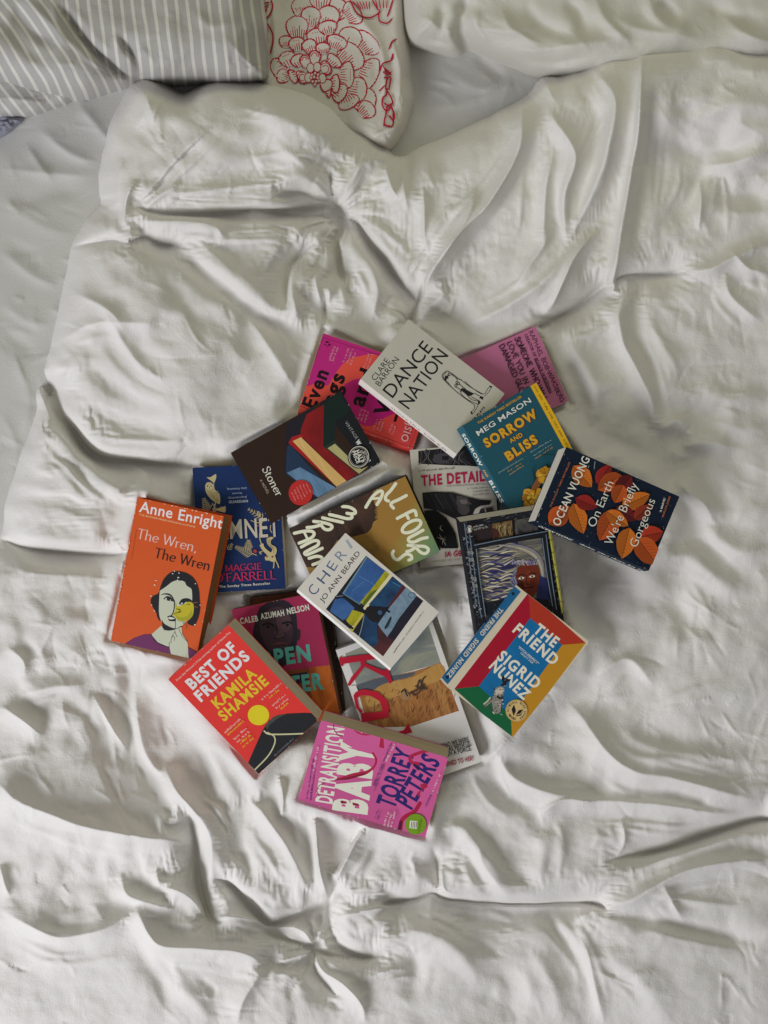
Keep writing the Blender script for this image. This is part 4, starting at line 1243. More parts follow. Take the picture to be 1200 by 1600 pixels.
    if spine_draw:
        # print on the spine: x runs down from the head, y across from front (1) to back (0)
        a2 = Art((0, 0), (h * 1000, 0), (0, t * 1000), h, t); spine_draw(a2, h * 1000, t * 1000)
        tmp = build_art(bm, a2, mats, 0)
        for k in range(1, 6):
            bmesh.ops.bisect_plane(tmp, geom=tmp.verts[:] + tmp.edges[:] + tmp.faces[:], plane_co=(0, t * (k / 6 - .5), 0), plane_no=(0, 1, 0))
        for v in tmp.verts:
            lx, ly, lz = v.co
            q = min(1, max(0, ly / t + 0.5))
            bulge = (0.0022 if hard else 0.0007) * math.sin(math.pi * q)
            v.co = (-w / 2 - bulge - 0.00014 - lz, -lx, board * .3 + (t - board * .6) * q)
        me_t = bpy.data.meshes.new('print'); tmp.to_mesh(me_t); tmp.free(); bm.from_mesh(me_t); bpy.data.meshes.remove(me_t)
    finish('spine', bm, mats)
    # page block
    bm = bmesh.new()
    x0, x1, y0, y1 = -w / 2 + 0.0009, w / 2 - ov, -h / 2 + ov, h / 2 - ov
    z0, z1 = board + 0.0001, t - board - 0.0001
    nz = 5
    rows = []
    for k in range(nz + 1):
        q = k / nz
        z = z0 + (z1 - z0) * q
        inset = 0.0012 * math.sin(math.pi * q) if hard else 0.0003 * math.sin(9 * q)
        rows.append([bm.verts.new(p) for p in ((x0, y0, z), (x1 - inset, y0, z), (x1 - inset, y1, z), (x0, y1, z))])
    bm.faces.new(rows[0][::-1]); bm.faces.new(rows[-1])
    for a, b in zip(rows, rows[1:]):
        for i in range(4):
            bm.faces.new((a[i], a[(i + 1) % 4], b[(i + 1) % 4], b[i]))
    finish('page_block', bm, [page_mat(pages)])
    # stickers: thin discs stuck on the cover
    for (nm, lab, c2, r2, fr, col, dr) in stickers:
        a3 = Art(TL, TR, BL, w, h); a3.frame(*fr)
        a3.circle(c2, r2, col)
        if dr: dr(a3)
        mats = []
        bm = build_art(None, a3, mats, t + 0.0011)
        slices(bm)
        o = finish(nm, bm, mats, True)
        if lab: o['label'] = lab
    return root

C1=(440,480,.25); C2=(660,480,.25); C3=(820,660,.21667); C4=(620,680,.23333); C5=(340,600,.25); C6=(440,720,.25)
D1=(150,700,.275); D2=(250,910,.25833); D3=(500,960,.23333); D4=(440,1100,.23333); D5=(680,900,.21667); D6=(700,780,.18333)
E5=(740,580,.13333)
WHITE='#c9c4b6'

def d_evenings(a):
    a.frame(*C1)
    a.poly([(240,120),(640,250),(640,330),(480,300),(400,330),(340,400),(300,470),(220,455),(160,470),(150,400)], '#a5206b', True)
    a.poly([(300,470),(340,400),(400,330),(480,300),(600,300),(700,420),(560,470),(480,520),(380,600),(250,640),(200,560)], '#d2473a', True)
    a.poly([(400,470),(480,440),(600,470),(720,560),(760,640),(640,700),(560,745),(500,735),(450,690),(380,590),(370,520)], '#a81a68', True)
    a.poly([(90,560),(160,470),(220,500),(200,620),(150,640)], '#cf4436', True)
    bl = '#4a1224'
    a.line([(110,585),(268,168),(690,330)], 3, bl, False); a.line([(110,585),(790,895),(960,470)], 3, bl, False)
    for (x, y, ww, hh) in ((283,190,20,14),(300,207,14,16),(276,208,12,10),(292,222,8,8)):
        a.poly([(x,y),(x+ww,y+4),(x+ww-4,y+hh),(x-4,y+hh-4)], '#3a0d20')
    k = '#1a0a10'
    a.text('Even', (212,620), (300,392), 84, k, .035)
    a.text('ings', (318,655), (400,420), 92, k, .035)
    a.text('and', (505,628), (585,410), 96, k, .035)
    a.text('Week', (648,700), (800,300), 84, k, .035)
    a.line([(703,722),(720,668)], 18, k, False)
    for i, (x, y) in enumerate(((310,315),(330,320),(395,330),(418,338),(440,350),(520,375),(540,382))):
        a.tiny((x, y), (x+32, y-85), 15, '#c98a94', i)
    for i, (x, y) in enumerate(((480,700),(500,712),(520,722),(575,770),(597,775),(615,785),(670,800),(690,812))):
        a.tiny((x, y), (x+24, y-66), 14, '#c98a94', i)
    a.text('OISÍN', (775,868), (828,712), 42, '#cf9a98', .02)
def d_dance(a):
    a.frame(*C1); k = '#17171a'
    a.text('CLARE', (577,478), (668,352), 38, k); a.text('BARRON', (606,510), (728,342), 38, k)
    a.text('DANCE', (690,578), (944,264), 84, k, .004); a.text('NATION', (795,642), (1044,306), 84, k, .004)
    a.frame(680, 570, .0916)
    g = '#4c4840'
    for pts in ([(200,105),(130,160),(130,220),(180,280),(300,380),(400,460)], [(210,110),(300,150),(400,220),(470,250)], [(190,130),(150,180),(160,240),(240,310)],
                [(230,110),(330,180),(420,240)], [(170,270),(260,350),(330,400)], [(215,290),(290,370)], [(280,160),(350,200),(390,250)], [(300,175),(380,215),(460,250)]):
        a.line(pts, 16, g)
    a.circle((240,165), 26, k); a.circle((200,215), 34, k); a.circle((245,160), 9, WHITE); a.circle((185,245), 22, k); a.circle((215,245), 12, '#a9a69a')
    for c in ((385,290),(365,340),(410,310)): a.circle(c, 26, k); a.circle(c, 12, '#a9a69a')
    a.poly([(470,375),(560,410),(650,450),(690,465),(640,500),(600,510),(540,480),(450,410)], k)
    for pts in ([(460,250),(540,310),(640,370),(760,430),(840,465),(880,450),(930,370),(975,330)], [(520,270),(620,350),(760,440),(830,470)], [(990,345),(940,430),(870,500)],
                [(690,460),(780,500),(850,520)], [(400,460),(500,530),(640,620),(700,660),(690,720),(640,770)], [(440,430),(480,500),(600,580),(760,640)], [(760,650),(720,730),(660,800)],
                [(560,490),(640,560),(760,590)], [(430,320),(540,400)], [(640,520),(760,575)], [(350,360),(430,400),(470,440)]):
        a.line(pts, 9, k)
    a.poly([(790,510),(850,525),(840,565),(800,540),(780,545)], k); a.poly([(770,565),(805,610),(765,645),(755,620)], k)
    a.line([(960,335),(990,345)], 22, k); a.line([(640,770),(655,800)], 22, k)
    a.text('FABER PLAYS', (610,1010), (885,690), 34, k, .02)
def d_someone(a):
    a.frame(*C2); k = '#1c1216'
    a.pen('RAPHAEL BOB-WAKSBERG', (668,168), (874,612), 27, k, .15, .15, 0, .035, 0, 3)
    a.pen('CREATOR OF BOJACK HORSEMAN', (640,186), (803,552), 17, k, .15, .15, 0, .03, 0, 4)
    a.line([(703,335),(800,552)], 4, k, False)
    a.pen('SOMEONE WHO WILL', (578,206), (757,600), 34, k, .16, .16, 0, .035, 0, 5)
    a.pen('LOVE YOU IN ALL', (528,228), (680,580), 31, k, .17, .17, 0, .035, 0, 6)
    a.pen('DAMAGED GLORY', (477,246), (640,598), 33, k, .17, .17, 0, .035, 0, 7)
def flower(a, cx, cy, r, seed):
    rr = random.Random(seed)
    cols = ['#a9771c', '#c08e26', '#8a5e16', '#b5832a', '#cf9f3a']
    for k in range(26):
        an = rr.uniform(0, 6.28); d = r * rr.uniform(.1, .75); q = r * rr.uniform(.28, .5)
        x = cx + d * math.cos(an); y = cy + d * math.sin(an)
        a.poly([(x + q * rr.uniform(.75, 1.1) * math.cos(t * .7 + an), y + q * rr.uniform(.7, 1.0) * math.sin(t * .7 + an)) for t in range(9)], rr.choice(cols), True)
    for k in range(12):
        an = rr.uniform(0, 6.28); x = cx + r * .8 * math.cos(an); y = cy + r * .8 * math.sin(an)
        a.line([(cx + r * .15 * math.cos(an + .5), cy + r * .15 * math.sin(an + .5)), ((cx + x) / 2 + 4, (cy + y) / 2), (x, y)], r * .05, '#6b4410')
def d_sorrow(a):
    a.frame(*C2); y = '#bd8d22'
    a.poly([(655,488),(705,465),(1010,1010),(975,1030)], '#c89a1c')
    a.line([(655,488),(975,1030)], 2, '#8a6a18', False)
    for k, s in enumerate((0, 2)):
        pass
    for i in range(7):
        q = i / 7; q2 = (i + .75) / 7
        A = (684 + 225 * q, 497 + 385 * q); B = (684 + 225 * q2, 497 + 385 * q2)
        a.tiny(A, B, 12, '#5a4312', i)
    a.frame(*E5)
    a.text('THE SUNDAY TIMES BESTSELLER', (38,632), (546,316), 26, y, .02)
    a.text('MEG MASON', (40,768), (660,368), 58, '#c8cabd', .012)
    for dx, dy, col in ((7, 6, '#7d3020'), (0, 0, y)):
        a.text('SORROW', (142+dx,902+dy), (742+dx,532+dy), 100, col, .05)
        a.text('AND', (424+dx*.6,846+dy*.6), (568+dx*.6,762+dy*.6), 48, col, .03)
        a.text('BLISS', (402+dx,1052+dy), (752+dx,826+dy), 100, col, .05)
    for i, (p, q, col) in enumerate((((290,1196),(600,1008),'#8fa09a'),((380,1192),(556,1082),y),((420,1216),(580,1108),y),((662,955),(905,808),'#8fa09a'),((700,992),(908,858),'#8fa09a'),((718,1026),(930,888),y))):
        a.tiny(p, q, 17, col, i)
    a.frame(*C2)
    for pts in ([(690,1000),(700,1050),(720,1110)], [(740,920),(800,918),(850,922)], [(680,1180),(700,1100),(690,1010)]):
        a.line(pts, 5, '#162a28')
    a.line([(700,1130),(740,1060)], 40, '#7a4a2a')
    flower(a, 765, 1045, 55, 1); flower(a, 690, 1185, 68, 2); flower(a, 800, 1130, 45, 3)
def leaf(a, base, tip, wd, col, seed=0):
    b = np.array(base, float); t = np.array(tip, float); d = t - b; L = np.hypot(*d); d /= L; n = np.array([-d[1], d[0]])
    rr = random.Random(seed + int(base[0]))
    R_ = []; L_ = []
    for k in range(9):
        q = k / 8; ww = wd * math.sin(math.pi * q ** 0.85) ** 0.75 * rr.uniform(.93, 1.04)
        R_.append(b + d * L * q + n * ww); L_.append(b + d * L * q - n * ww)
    a.poly(R_ + L_[::-1][1:-1], col)
    a.poly(R_ + [t], shade(col, 0.82))
    a.line([b, b + d * L * .95], 3.5, shade(col, .35), False)
    for k in range(2, 8):
        q = b + d * L * k / 9
        for s in (1, -1):
            a.line([q, q + d * L * .14 + n * s * wd * .62], 1.6, shade(col, .62), False, cap=False)
def shade(h, k):
    h = h.lstrip('#'); return '#' + ''.join('%02x' % max(0, min(255, int(int(h[i:i+2], 16) * k))) for i in (0, 2, 4))
def d_ocean(a):
    a.frame(*C3); rr = random.Random(4)
    for k in range(170):
        x = rr.uniform(60, 1120); y = rr.uniform(160, 1090)
        a.circle((x, y), rr.uniform(1.2, 3.2), rr.choice(['#7d8a92', '#4d5d6a', '#a3a89f']), n=6)
    O1, O2, R1, R2, D = '#b5611e', '#a84a1c', '#9c2f1c', '#83201c', '#5a1818'
    for b, t, wd, c in (((345,310),(478,465),66,O1),((175,730),(322,600),72,O2),((345,580),(418,800),66,O1),((360,545),(515,612),56,R2),((515,445),(612,300),52,R2),
                        ((690,380),(520,485),70,O2),((760,385),(640,520),58,D),((700,450),(640,580),60,O2),((690,610),(892,520),64,O1),((650,610),(790,710),52,D),((780,700),(900,600),50,'#7a2c1a'),
                        ((655,625),(530,850),82,O2),((580,640),(735,750),52,O1),((745,760),(690,985),72,O1),((820,830),(988,795),66,R1),((800,835),(945,1035),84,O2)):
        leaf(a, b, t, wd, c, int(wd))
    a.line([(497,280),(491,333)], 4, '#8d9095', False)
    a.text('THE SUNDAY TIMES BESTSELLER', (186,608), (324,285), 13, '#a05a3a', .01)
    a.text('OCEAN VUONG', (244,746), (462,262), 58, WHITE, .012)
    a.text('On Earth', (496,758), (632,438), 62, WHITE, -.006)
    a.text("We're Briefly", (618,890), (806,452), 64, WHITE, -.006)
    a.text('Gorgeous', (796,908), (930,568), 62, WHITE, -.006)
    a.text("'A MARVEL'", (972,655), (1004,548), 14, WHITE, .02); a.text('MARLON JAMES', (988,690), (1040,540), 14, '#a05a3a', .02)
def s_ocean(a, L, T):
    a.text('OCEAN VUONG', (12, T * .68), (62, T * .68), T * .36, WHITE, .01); a.tiny((75, T * .62), (170, T * .62), T * .3, WHITE)
def d_details(a):
    a.frame(*C4); dk = '#141417'
    a.poly([(142,106),(455,72),(600,60),(600,215),(470,203),(330,200),(145,190)], dk)
    rr = random.Random(2)
    for k in range(26):
        x = rr.uniform(150, 450); a.line([(x, rr.uniform(85,110)), (x + rr.uniform(-25,30), 150), (x + rr.uniform(-30,50), rr.uniform(180,200))], rr.uniform(2, 5), rr.choice(['#2f2e30', '#3d3b3b', '#565250']))
    a.poly([(250,130),(330,120),(360,160),(300,190),(240,175)], '#38353a', True); a.poly([(300,140),(345,140),(340,165),(305,165)], dk, True)
    a.tiny((150,242), (382,224), 14, '#4c4a46')
    a.text('THE DETAILS', (165,336), (622,302), 66, '#92163c', .035)
    a.text('THE INTERNATIONAL BESTSELLER', (330,345), (625,327), 11, '#6d6962')
    for i, (x, y) in enumerate(((468,360),(510,380),(510,402))): a.tiny((x, y), (625, y - 10), 11, '#4c4a46', i)
    a.poly([(170,382),(250,376),(370,380),(480,412),(560,430),(628,434),(622,462),(560,470),(520,492),(500,545),(420,572),(330,530),(270,498),(180,486)], dk)
    a.poly([(400,400),(470,415),(480,440),(500,455),(480,480),(490,500),(460,530),(420,520),(400,460)], '#3a3636', True)
    a.poly([(420,430),(465,430),(470,455),(430,455)], '#575150', True); a.line([(470,470),(500,462)], 8, '#1d1a1c')
    for k in range(18):
        x = rr.uniform(180, 380); a.line([(x, 390), (x + 20, 430), (x + 60, 480 + rr.uniform(0, 30))], rr.uniform(2, 4), rr.choice(['#26262a', '#323236']))
    a.poly([(560,490),(640,478),(648,525),(580,535),(540,545)], '#2a2829'); a.line([(590,490),(600,530)], 8, '#8a867e')
    a.poly([(182,500),(260,498),(330,548),(375,620),(395,660),(412,756),(300,756),(270,720),(230,640),(205,580)], '#0e0e11')
    for pts in ([(270,680),(300,690),(330,700)], [(300,600),(290,620),(310,640)], [(290,700),(310,690),(305,730)], [(310,690),(330,680)], [(285,660),(310,700),(330,735)]): a.line(pts, 6, '#8a867c', taper=True)
    a.text('IA GENBERG', (324,815), (580,794), 34, '#92163c', .03)
    a.text('WINNER OF THE AUGUST PRIZE', (234,852), (600,822), 10, '#6d6962')
def d_hamnet(a):
    a.frame(300, 730, .125); cr = '#a99b72'; dk = '#16294e'
    rr = random.Random(9)
    a.poly([(175,230),(200,190),(250,190),(285,230),(300,280),(350,330),(360,400),(350,455),(310,440),(250,400),(200,340),(180,290)], cr, True)
    a.poly([(190,215),(225,240),(265,215),(265,255),(230,280),(195,255)], '#bfb38c', True)
    for c in ((205,235),(252,235)): a.circle(c, 9, dk)
    a.line([(228,245),(228,265)], 7, dk)
    for k in range(34):
        x = rr.uniform(205, 340); y = rr.uniform(285, 420)
        if y < 230 + (x - 180) * 1.3 + 60 and y > 200 + (x - 180) * .5: a.line([(x, y), (x + 8, y + 16)], 4, rr.choice(['#6e6446', '#cabf98', '#5c5238']), False)
    a.poly([(195,125),(250,120),(310,85),(318,120),(290,190),(250,165)], cr, True); a.line([(250,130),(280,170),(285,230)], 8, cr)
    def fern(x0, y0, x1, y1, n, lw, wd=10):
        a.line([(x0, y0), ((x0+x1)/2 + 4, (y0+y1)/2), (x1, y1)], 6, cr)
        for k in range(n):
            q = (k + .5) / n; x = x0 + (x1-x0)*q; y = y0 + (y1-y0)*q; L = lw * (1.05 - .75 * q)
            dx, dy = (x1-x0), (y1-y0); m = math.hypot(dx, dy); dx /= m; dy /= m
            for s in (1, -1):
                a.line([(x, y), (x + (dx*.5 - dy*s)*L*.6, y + (dy*.5 + dx*s)*L*.6), (x + (dx*.7 - dy*s)*L, y + (dy*.7 + dx*s)*L)], wd, cr, taper=True)
    fern(205, 545, 155, 385, 7, 62); fern(260, 440, 300, 560, 3, 40); fern(360, 540, 425, 490, 3, 40)
    a.poly([(285,520),(410,490),(425,520),(415,560),(330,540)], cr, True); a.line([(270,560),(300,440),(290,400)], 12, cr)
    a.circle((235,540), 18, '#7a2f3a')
    fern(700, 1030, 705, 905, 6, 55); fern(440, 1030, 500, 950, 4, 40)
    fern(745, 1090, 540, 990, 9, 62); fern(900, 640, 705, 515, 6, 55); fern(850, 620, 830, 545, 3, 30)
    a.circle((785,1045), 22, '#9a3526'); a.line([(740,1070),(800,1095)], 10, cr)
    a.text('HAMNET', (140,905), (1100,858), 235, '#aaa392', .012)
    a.line([(845,650),(850,760),(845,870),(860,940),(880,970)], 12, cr); a.line([(740,660),(790,680),(870,690),(900,640)], 9, cr); a.line([(830,720),(810,740)], 10, '#9c6b5a')
    a.line([(985,720),(980,780),(1000,810)], 10, cr)
    a.poly([(840,970),(885,945),(900,990),(950,1040),(1020,1090),(1045,1150),(1010,1180),(950,1160),(915,1160),(905,1120),(930,1090),(880,1040)], cr, True)
    a.poly([(930,890),(980,865),(1020,875),(985,910),(990,960),(1040,990),(1055,1040),(1030,1100),(980,1080),(1000,1020),(960,980),(935,940)], cr, True)
    a.line([(945,900),(960,960),(1010,1010),(1020,1070)], 7, '#5c5238'); a.line([(965,890),(980,960),(1030,1010)], 6, '#5c5238')
    a.line([(1020,1170),(1015,1230),(1010,1255)], 13, cr); a.line([(1040,1160),(1065,1210),(1075,1250)], 13, cr); a.line([(860,1080),(840,1060),(870,1050)], 12, cr)
    a.circle((930,1110), 13, '#7a2f26'); a.circle((1000,1115), 13, '#7a2f26')
    red = '#b02348'
    a.pen('MAGGIE', (405,1300), (872,1272), 82, red, .15, .06, .07)
    a.pen("O'FARRELL", (268,1434), (1048,1392), 104, red, .15, .06, .07)
    a.text('The Sunday Times Bestseller', (325,1505), (970,1462), 30, '#b5b0a4', .02)
    for i, (p, q) in enumerate((((450,280),(700,262)),((515,334),(640,322)),((465,390),(700,372)))): a.text(("'Breathtaking, deeply", 'moving.', "Outstanding'")[i], p, q, 24, '#8d98aa', .0)
    a.text('GUARDIAN', (470,446), (708,432), 32, '#a4abb4', .02)
def d_open(a):
    a.frame(*D2)
    a.poly([(420,100),(560,80),(700,70),(1000,120),(1040,500),(700,560),(430,300)], '#8e2446')
    a.poly([(905,515),(1030,500),(1110,830),(930,860)], paint('print_open', [(.3,'#8f4416'),(.5,'#a8561c'),(.7,'#7c3a18')], (40, 12, 1)))
    a.poly([(700,540),(900,520),(930,800),(760,760)], '#6e3a1c'); a.poly([(760,560),(890,540),(900,600),(800,620)], '#2c2030')
    a.poly([(600,150),(680,108),(760,112),(815,170),(828,260),(832,330),(820,400),(790,470),(720,520),(640,500),(590,420),(560,330),(575,220)], '#251c26', True)
    a.poly([(620,190),(690,150),(760,165),(795,240),(800,330),(770,400),(720,420),(650,400),(610,320),(600,250)], '#3a2831', True)
    a.poly([(700,180),(770,190),(790,260),(760,300),(710,280)], '#4a333a', True); a.poly([(690,290),(740,300),(745,340),(700,345)], '#4d363c', True)
    a.line([(620,258),(650,248),(685,262)], 13, '#16121a'); a.line([(740,248),(775,240),(800,252)], 13, '#16121a'); a.circle((650,268), 9, '#0e0b10'); a.circle((768,258), 9, '#0e0b10')
    a.line([(700,260),(705,310),(690,335),(720,342),(748,330)], 8, '#241a20'); a.line([(690,380),(725,368),(765,374)], 15, '#5a2f38'); a.line([(690,382),(765,376)], 5, '#1a1216')
    a.poly([(830,280),(848,290),(845,340),(832,350)], '#2d2028', True)
    a.poly([(560,330),(600,440),(680,500),(730,560),(560,460),(500,380)], '#141218', True)
    for p, q, s in (((484,252),(592,234),'CALEB'),((608,224),(750,200),'AZUMAH'),((768,194),(902,166),'NELSON')): a.text(s, p, q, 34, WHITE, .03)
    teal = '#4f968c'
    a.text('OPEN', (590,515), (915,470), 92, teal, .045); a.text('WATER', (590,690), (995,640), 92, teal, .045)
def d_best(a):
    a.frame(*D2); y = '#cfae22'
    a.poly([(520,1100),(560,1010),(610,900),(650,840),(700,808),(760,798),(860,795),(920,798),(1010,890),(600,1230)], '#1d1f22')
    a.poly([(625,870),(680,815),(760,798),(700,830),(650,870),(640,895)], '#3a4038')
    a.poly([(865,920),(1010,885),(940,930),(680,1080),(620,1120),(560,1180)], '#17181a')
    a.line([(620,905),(650,925),(760,928),(868,926)], 9, '#b3b08a'); a.line([(640,915),(678,940),(680,985),(640,1060),(556,1148)], 8, '#b3b08a')
    a.circle((589,805), 63, '#cdb41c')
    for p, q, s in (((205,640),(478,395),'BEST OF'),((252,716),(552,448),'FRIENDS')): a.text(s, p, q, 66, '#d2ccc4', .04)
    for p, q, s in (((350,762),(590,555),'KAMILA'),((385,840),(658,605),'SHAMSIE')): a.text(s, p, q, 64, '#c9a826', .035)
    a.text("From the Women's Prize-winning author of Home Fire", (118,585), (440,292), 13, '#d8b0a4', .01)
    for i, (p, q, col) in enumerate((((615,712),(732,612),'#d8b0a4'),((655,706),(718,652),y),((678,750),(762,678),'#d8b0a4'),((700,768),(768,710),'#d8b0a4'),((728,772),(772,732),y),
                                     ((392,912),(486,828),'#d8b0a4'),((402,930),(504,842),y),((440,958),(522,884),'#d8b0a4'),((462,972),(536,908),'#d8b0a4'),((484,980),(540,930),y),((496,1002),(558,948),y))):
        a.tiny(p, q, 15, col, i)
    a.text('BLOOMSBURY', (682,1062), (800,955), 11, '#6a6c70', 0)
def d_wren(a):
    a.frame(*D1)
    a.text('Anne Enright', (262,364), (732,462), 60, '#d8d2c4', .012)
    a.text('THE BOOKER PRIZE-WINNING AUTHOR', (260,384), (580,456), 9, '#d8b48c', 0)
    a.pen('The Wren,', (240,510), (582,592), 56, '#d0a29a', .13, .055, .07)
    a.pen('The Wren', (334,618), (652,696), 56, '#2a1614', .15, .06, .07)
    a.frame(220, 880, .1); k = '#17171b'; fc = '#a8ac98'
    a.poly([(-170,1160),(0,1100),(120,1095),(200,1200),(400,1290),(690,1300),(860,1390),(860,1560),(-200,1560),(-400,1300)], '#5e2450')
    a.poly([(310,340),(360,240),(440,160),(520,122),(620,120),(730,150),(820,210),(880,300),(910,420),(915,560),(915,700),(880,840),(820,950),(760,955),(700,910),(760,840),(780,700),(700,400),(330,420),(290,860),(235,840),(215,760),(150,640),(140,560),(180,500),(260,460)], k, True)
    a.poly([(290,420),(400,350),(480,290),(560,262),(680,275),(720,340),(790,390),(800,480),(795,600),(790,760),(700,880),(620,960),(560,1000),(440,990),(330,930),(280,860),(262,740),(275,560)], fc, True)
    a.poly([(300,860),(340,930),(440,985),(520,1005),(610,960),(600,990),(480,1030),(360,1030),(310,980)], k, True)
    a.poly([(120,1100),(290,960),(330,1030),(400,1040),(480,1030),(610,980),(615,1090),(690,1210),(680,1330),(560,1310),(380,1290),(220,1220)], fc)
    a.poly([(400,1290),(410,1230),(440,1140),(500,1060),(560,1030),(620,1130),(690,1220),(695,1380),(690,1510),(560,1490),(440,1440)], fc, True)
    a.line([(122,1100),(180,1200),(280,1265),(400,1295)], 12, k); a.line([(690,1210),(620,1130),(560,1010)], 7, k); a.line([(695,1300),(860,1390)], 9, '#2c1428')
    a.line([(310,480),(380,468),(460,490),(520,580)], 26, k, taper=True); a.poly([(340,545),(390,505),(450,510),(500,560),(515,590),(470,580),(420,575)], k, True); a.circle((385,545), 17, fc); a.circle((452,565), 10, fc); a.circle((412,545), 18, k)
    a.poly([(580,620),(620,560),(680,535),(760,545),(810,600),(760,620),(700,590),(640,640)], k, True); a.circle((632,618), 16, fc)
    a.line([(515,585),(510,660),(498,720),(480,770),(460,800)], 16, k)
    a.poly([(390,815),(450,800),(490,820),(520,850),(515,890),(420,885),(405,850)], k, True); a.poly([(410,825),(460,830),(510,850),(460,862),(415,855)], '#bfbfae', True)
    a.line([(515,890),(515,960),(505,1000)], 8, k)
    yb = '#a59a1e'
    a.poly([(520,640),(535,600),(560,665),(640,640),(710,598),(770,592),(815,630),(815,720),(790,810),(720,870),(630,895),(560,880),(510,820),(480,785),(520,720)], yb, True)
    a.poly([(520,780),(600,830),(720,800),(780,720),(790,800),(720,868),(630,893),(560,878)], '#8f8a22', True)
    a.circle((745,628), 10, k); a.line([(500,780),(560,755),(620,745)], 9, k); a.line([(545,700),(600,715),(570,760)], 14, '#3a3418'); a.line([(705,640),(725,625)], 8, '#5a4a18')
    a.line([(815,605),(875,598)], 12, '#7a4030'); a.line([(815,660),(878,675)], 12, '#7a4030')
    a.line([(630,895),(650,940),(640,960)], 6, '#4a3a18'); a.line([(660,900),(690,960),(680,1010)], 6, '#4a3a18')
    for pts in ([(500,1040),(510,1090),(530,1135)], [(470,1120),(490,1150),(480,1195)], [(470,1115),(435,1170),(430,1230)], [(495,1060),(440,1140)], [(405,1220),(395,1290)]): a.line(pts, 6, '#3c3c38')
    rr = random.Random(8)
    for (x, y) in ((510,155),(540,118),(610,145),(595,215),(580,255),(655,275),(790,460),(860,310),(920,640),(825,945),(150,500),(150,640),(190,730),(215,330),(240,260)):
        a.poly([(x + rr.uniform(8,18) * math.cos(q), y + rr.uniform(5,13) * math.sin(q)) for q in (0, 1, 2.2, 3.3, 4.4, 5.3)], '#c3c0b0')
    a.frame(*D1)                                        # worn white edges
    for k in range(60):
        q = rr.random(); e = rr.choice((0, 1, 2, 3))
        TLp, TRp, BRp, BLp = (258,288), (752,396), (560,1208), (62,1092)
        A, B = ((TLp, TRp), (TRp, BRp), (BRp, BLp), (BLp, TLp))[e]
        x = A[0] + (B[0]-A[0])*q; y = A[1] + (B[1]-A[1])*q
        a.poly([(x + rr.uniform(3,8)*math.cos(t), y + rr.uniform(2,7)*math.sin(t)) for t in (0, 1.3, 2.5, 3.8, 5)], '#c8b09c')
    a.line([(238,470),(200,640)], 2.5, '#b0522a', False); a.line([(216,296),(75,1040)], 2.5, '#a8441c', False)
def d_stoner(a):
    a.frame(*C5)
    a.poly([(560,0),(800,40),(1060,500),(950,540),(660,160)], '#15171a')
    a.poly([(430,250),(520,200),(600,150),(600,420),(430,560),(420,420)], '#1c1a22', True)
    a.poly([(560,195),(670,140),(662,395),(880,572),(808,614),(520,322),(520,290)], paint('print_red_book', [(.35,'#5f1216'),(.6,'#7a181a')], (20, 20, 1)))
    a.poly([(670,145),(770,66),(830,180),(740,250),(735,372),(690,400),(662,396)], '#11201c')
    a.poly([(662,396),(735,360),(900,540),(955,530),(890,578),(870,565)], '#1c2a22')
    a.poly([(690,408),(738,382),(905,545),(950,528),(890,572)], paint('print_page', [(.3,'#8d8556'),(.7,'#a8a070')], (9, 60, 1)))
    a.poly([(425,470),(440,380),(500,430),(560,500),(660,600),(740,650),(720,690),(520,520),(430,560)], '#1e2f45', True)
    a.poly([(428,548),(512,516),(742,652),(632,712)], paint('print_blue_book', [(.3,'#46637f'),(.5,'#5b7894'),(.7,'#385470')], (8, 60, 1), .6))
    a.line([(428,552),(632,716)], 8, '#1c2c44', False)
    a.poly([(440,365),(465,330),(520,315),(540,335),(480,352),(770,655),(750,650)], '#8f1a1c')
    a.poly([(468,356),(522,334),(812,616),(752,652)], paint('print_tan_page', [(.3,'#b08e54'),(.7,'#c6a468')], (8, 90, 1), .7))
    a.pen('Stoner', (270,520), (364,696), 50, '#c9c3b4', .14, .06, .07)
    a.pen('A NOVEL', (254,585), (304,674), 15, '#a89880', .14, .1)
    a.text('VINTAGE', (800,256), (872,362), 20, '#8a8a88', -.005); a.text('W', (868,374), (884,400), 26, '#d0ccc2', .05)
    a.line([(952,500),(962,492)], 8, '#c0bcb0', False)
    for pts in ([(300,700),(290,750),(330,800)], [(330,690),(345,720)]): a.line(pts, 1.5, '#3a261c')
def k_stoner_red(a):
    for i in range(6):
        q = i - 2.5; m = 55 - abs(q) * 8
        a.tiny((516 + q * 19 - m * .35, 673 - q * 10 - m * .75), (516 + q * 19 + m * .35, 673 - q * 10 + m * .75), 11, '#c88078', i)
def k_stoner_black(a):
    a.circle((890,468), 65, '#c0bcb0'); a.circle((890,468), 61, '#121215')
    for k in range(44):
        t = k / 44 * 6.283; a.circle((890 + 55 * math.cos(t), 468 + 55 * math.sin(t)), 2.2, '#b0aca0', n=6)
    a.text('BUY ONE', (918,440), (945,490), 14, '#bcb8ac', .01); a.text('GET ONE', (898,432), (922,494), 15, '#bcb8ac', .01)
    a.text('HALF', (868,432), (900,508), 25, '#c8c4b8', .03); a.text('PRICE', (845,436), (878,510), 21, '#c8c4b8', .03)
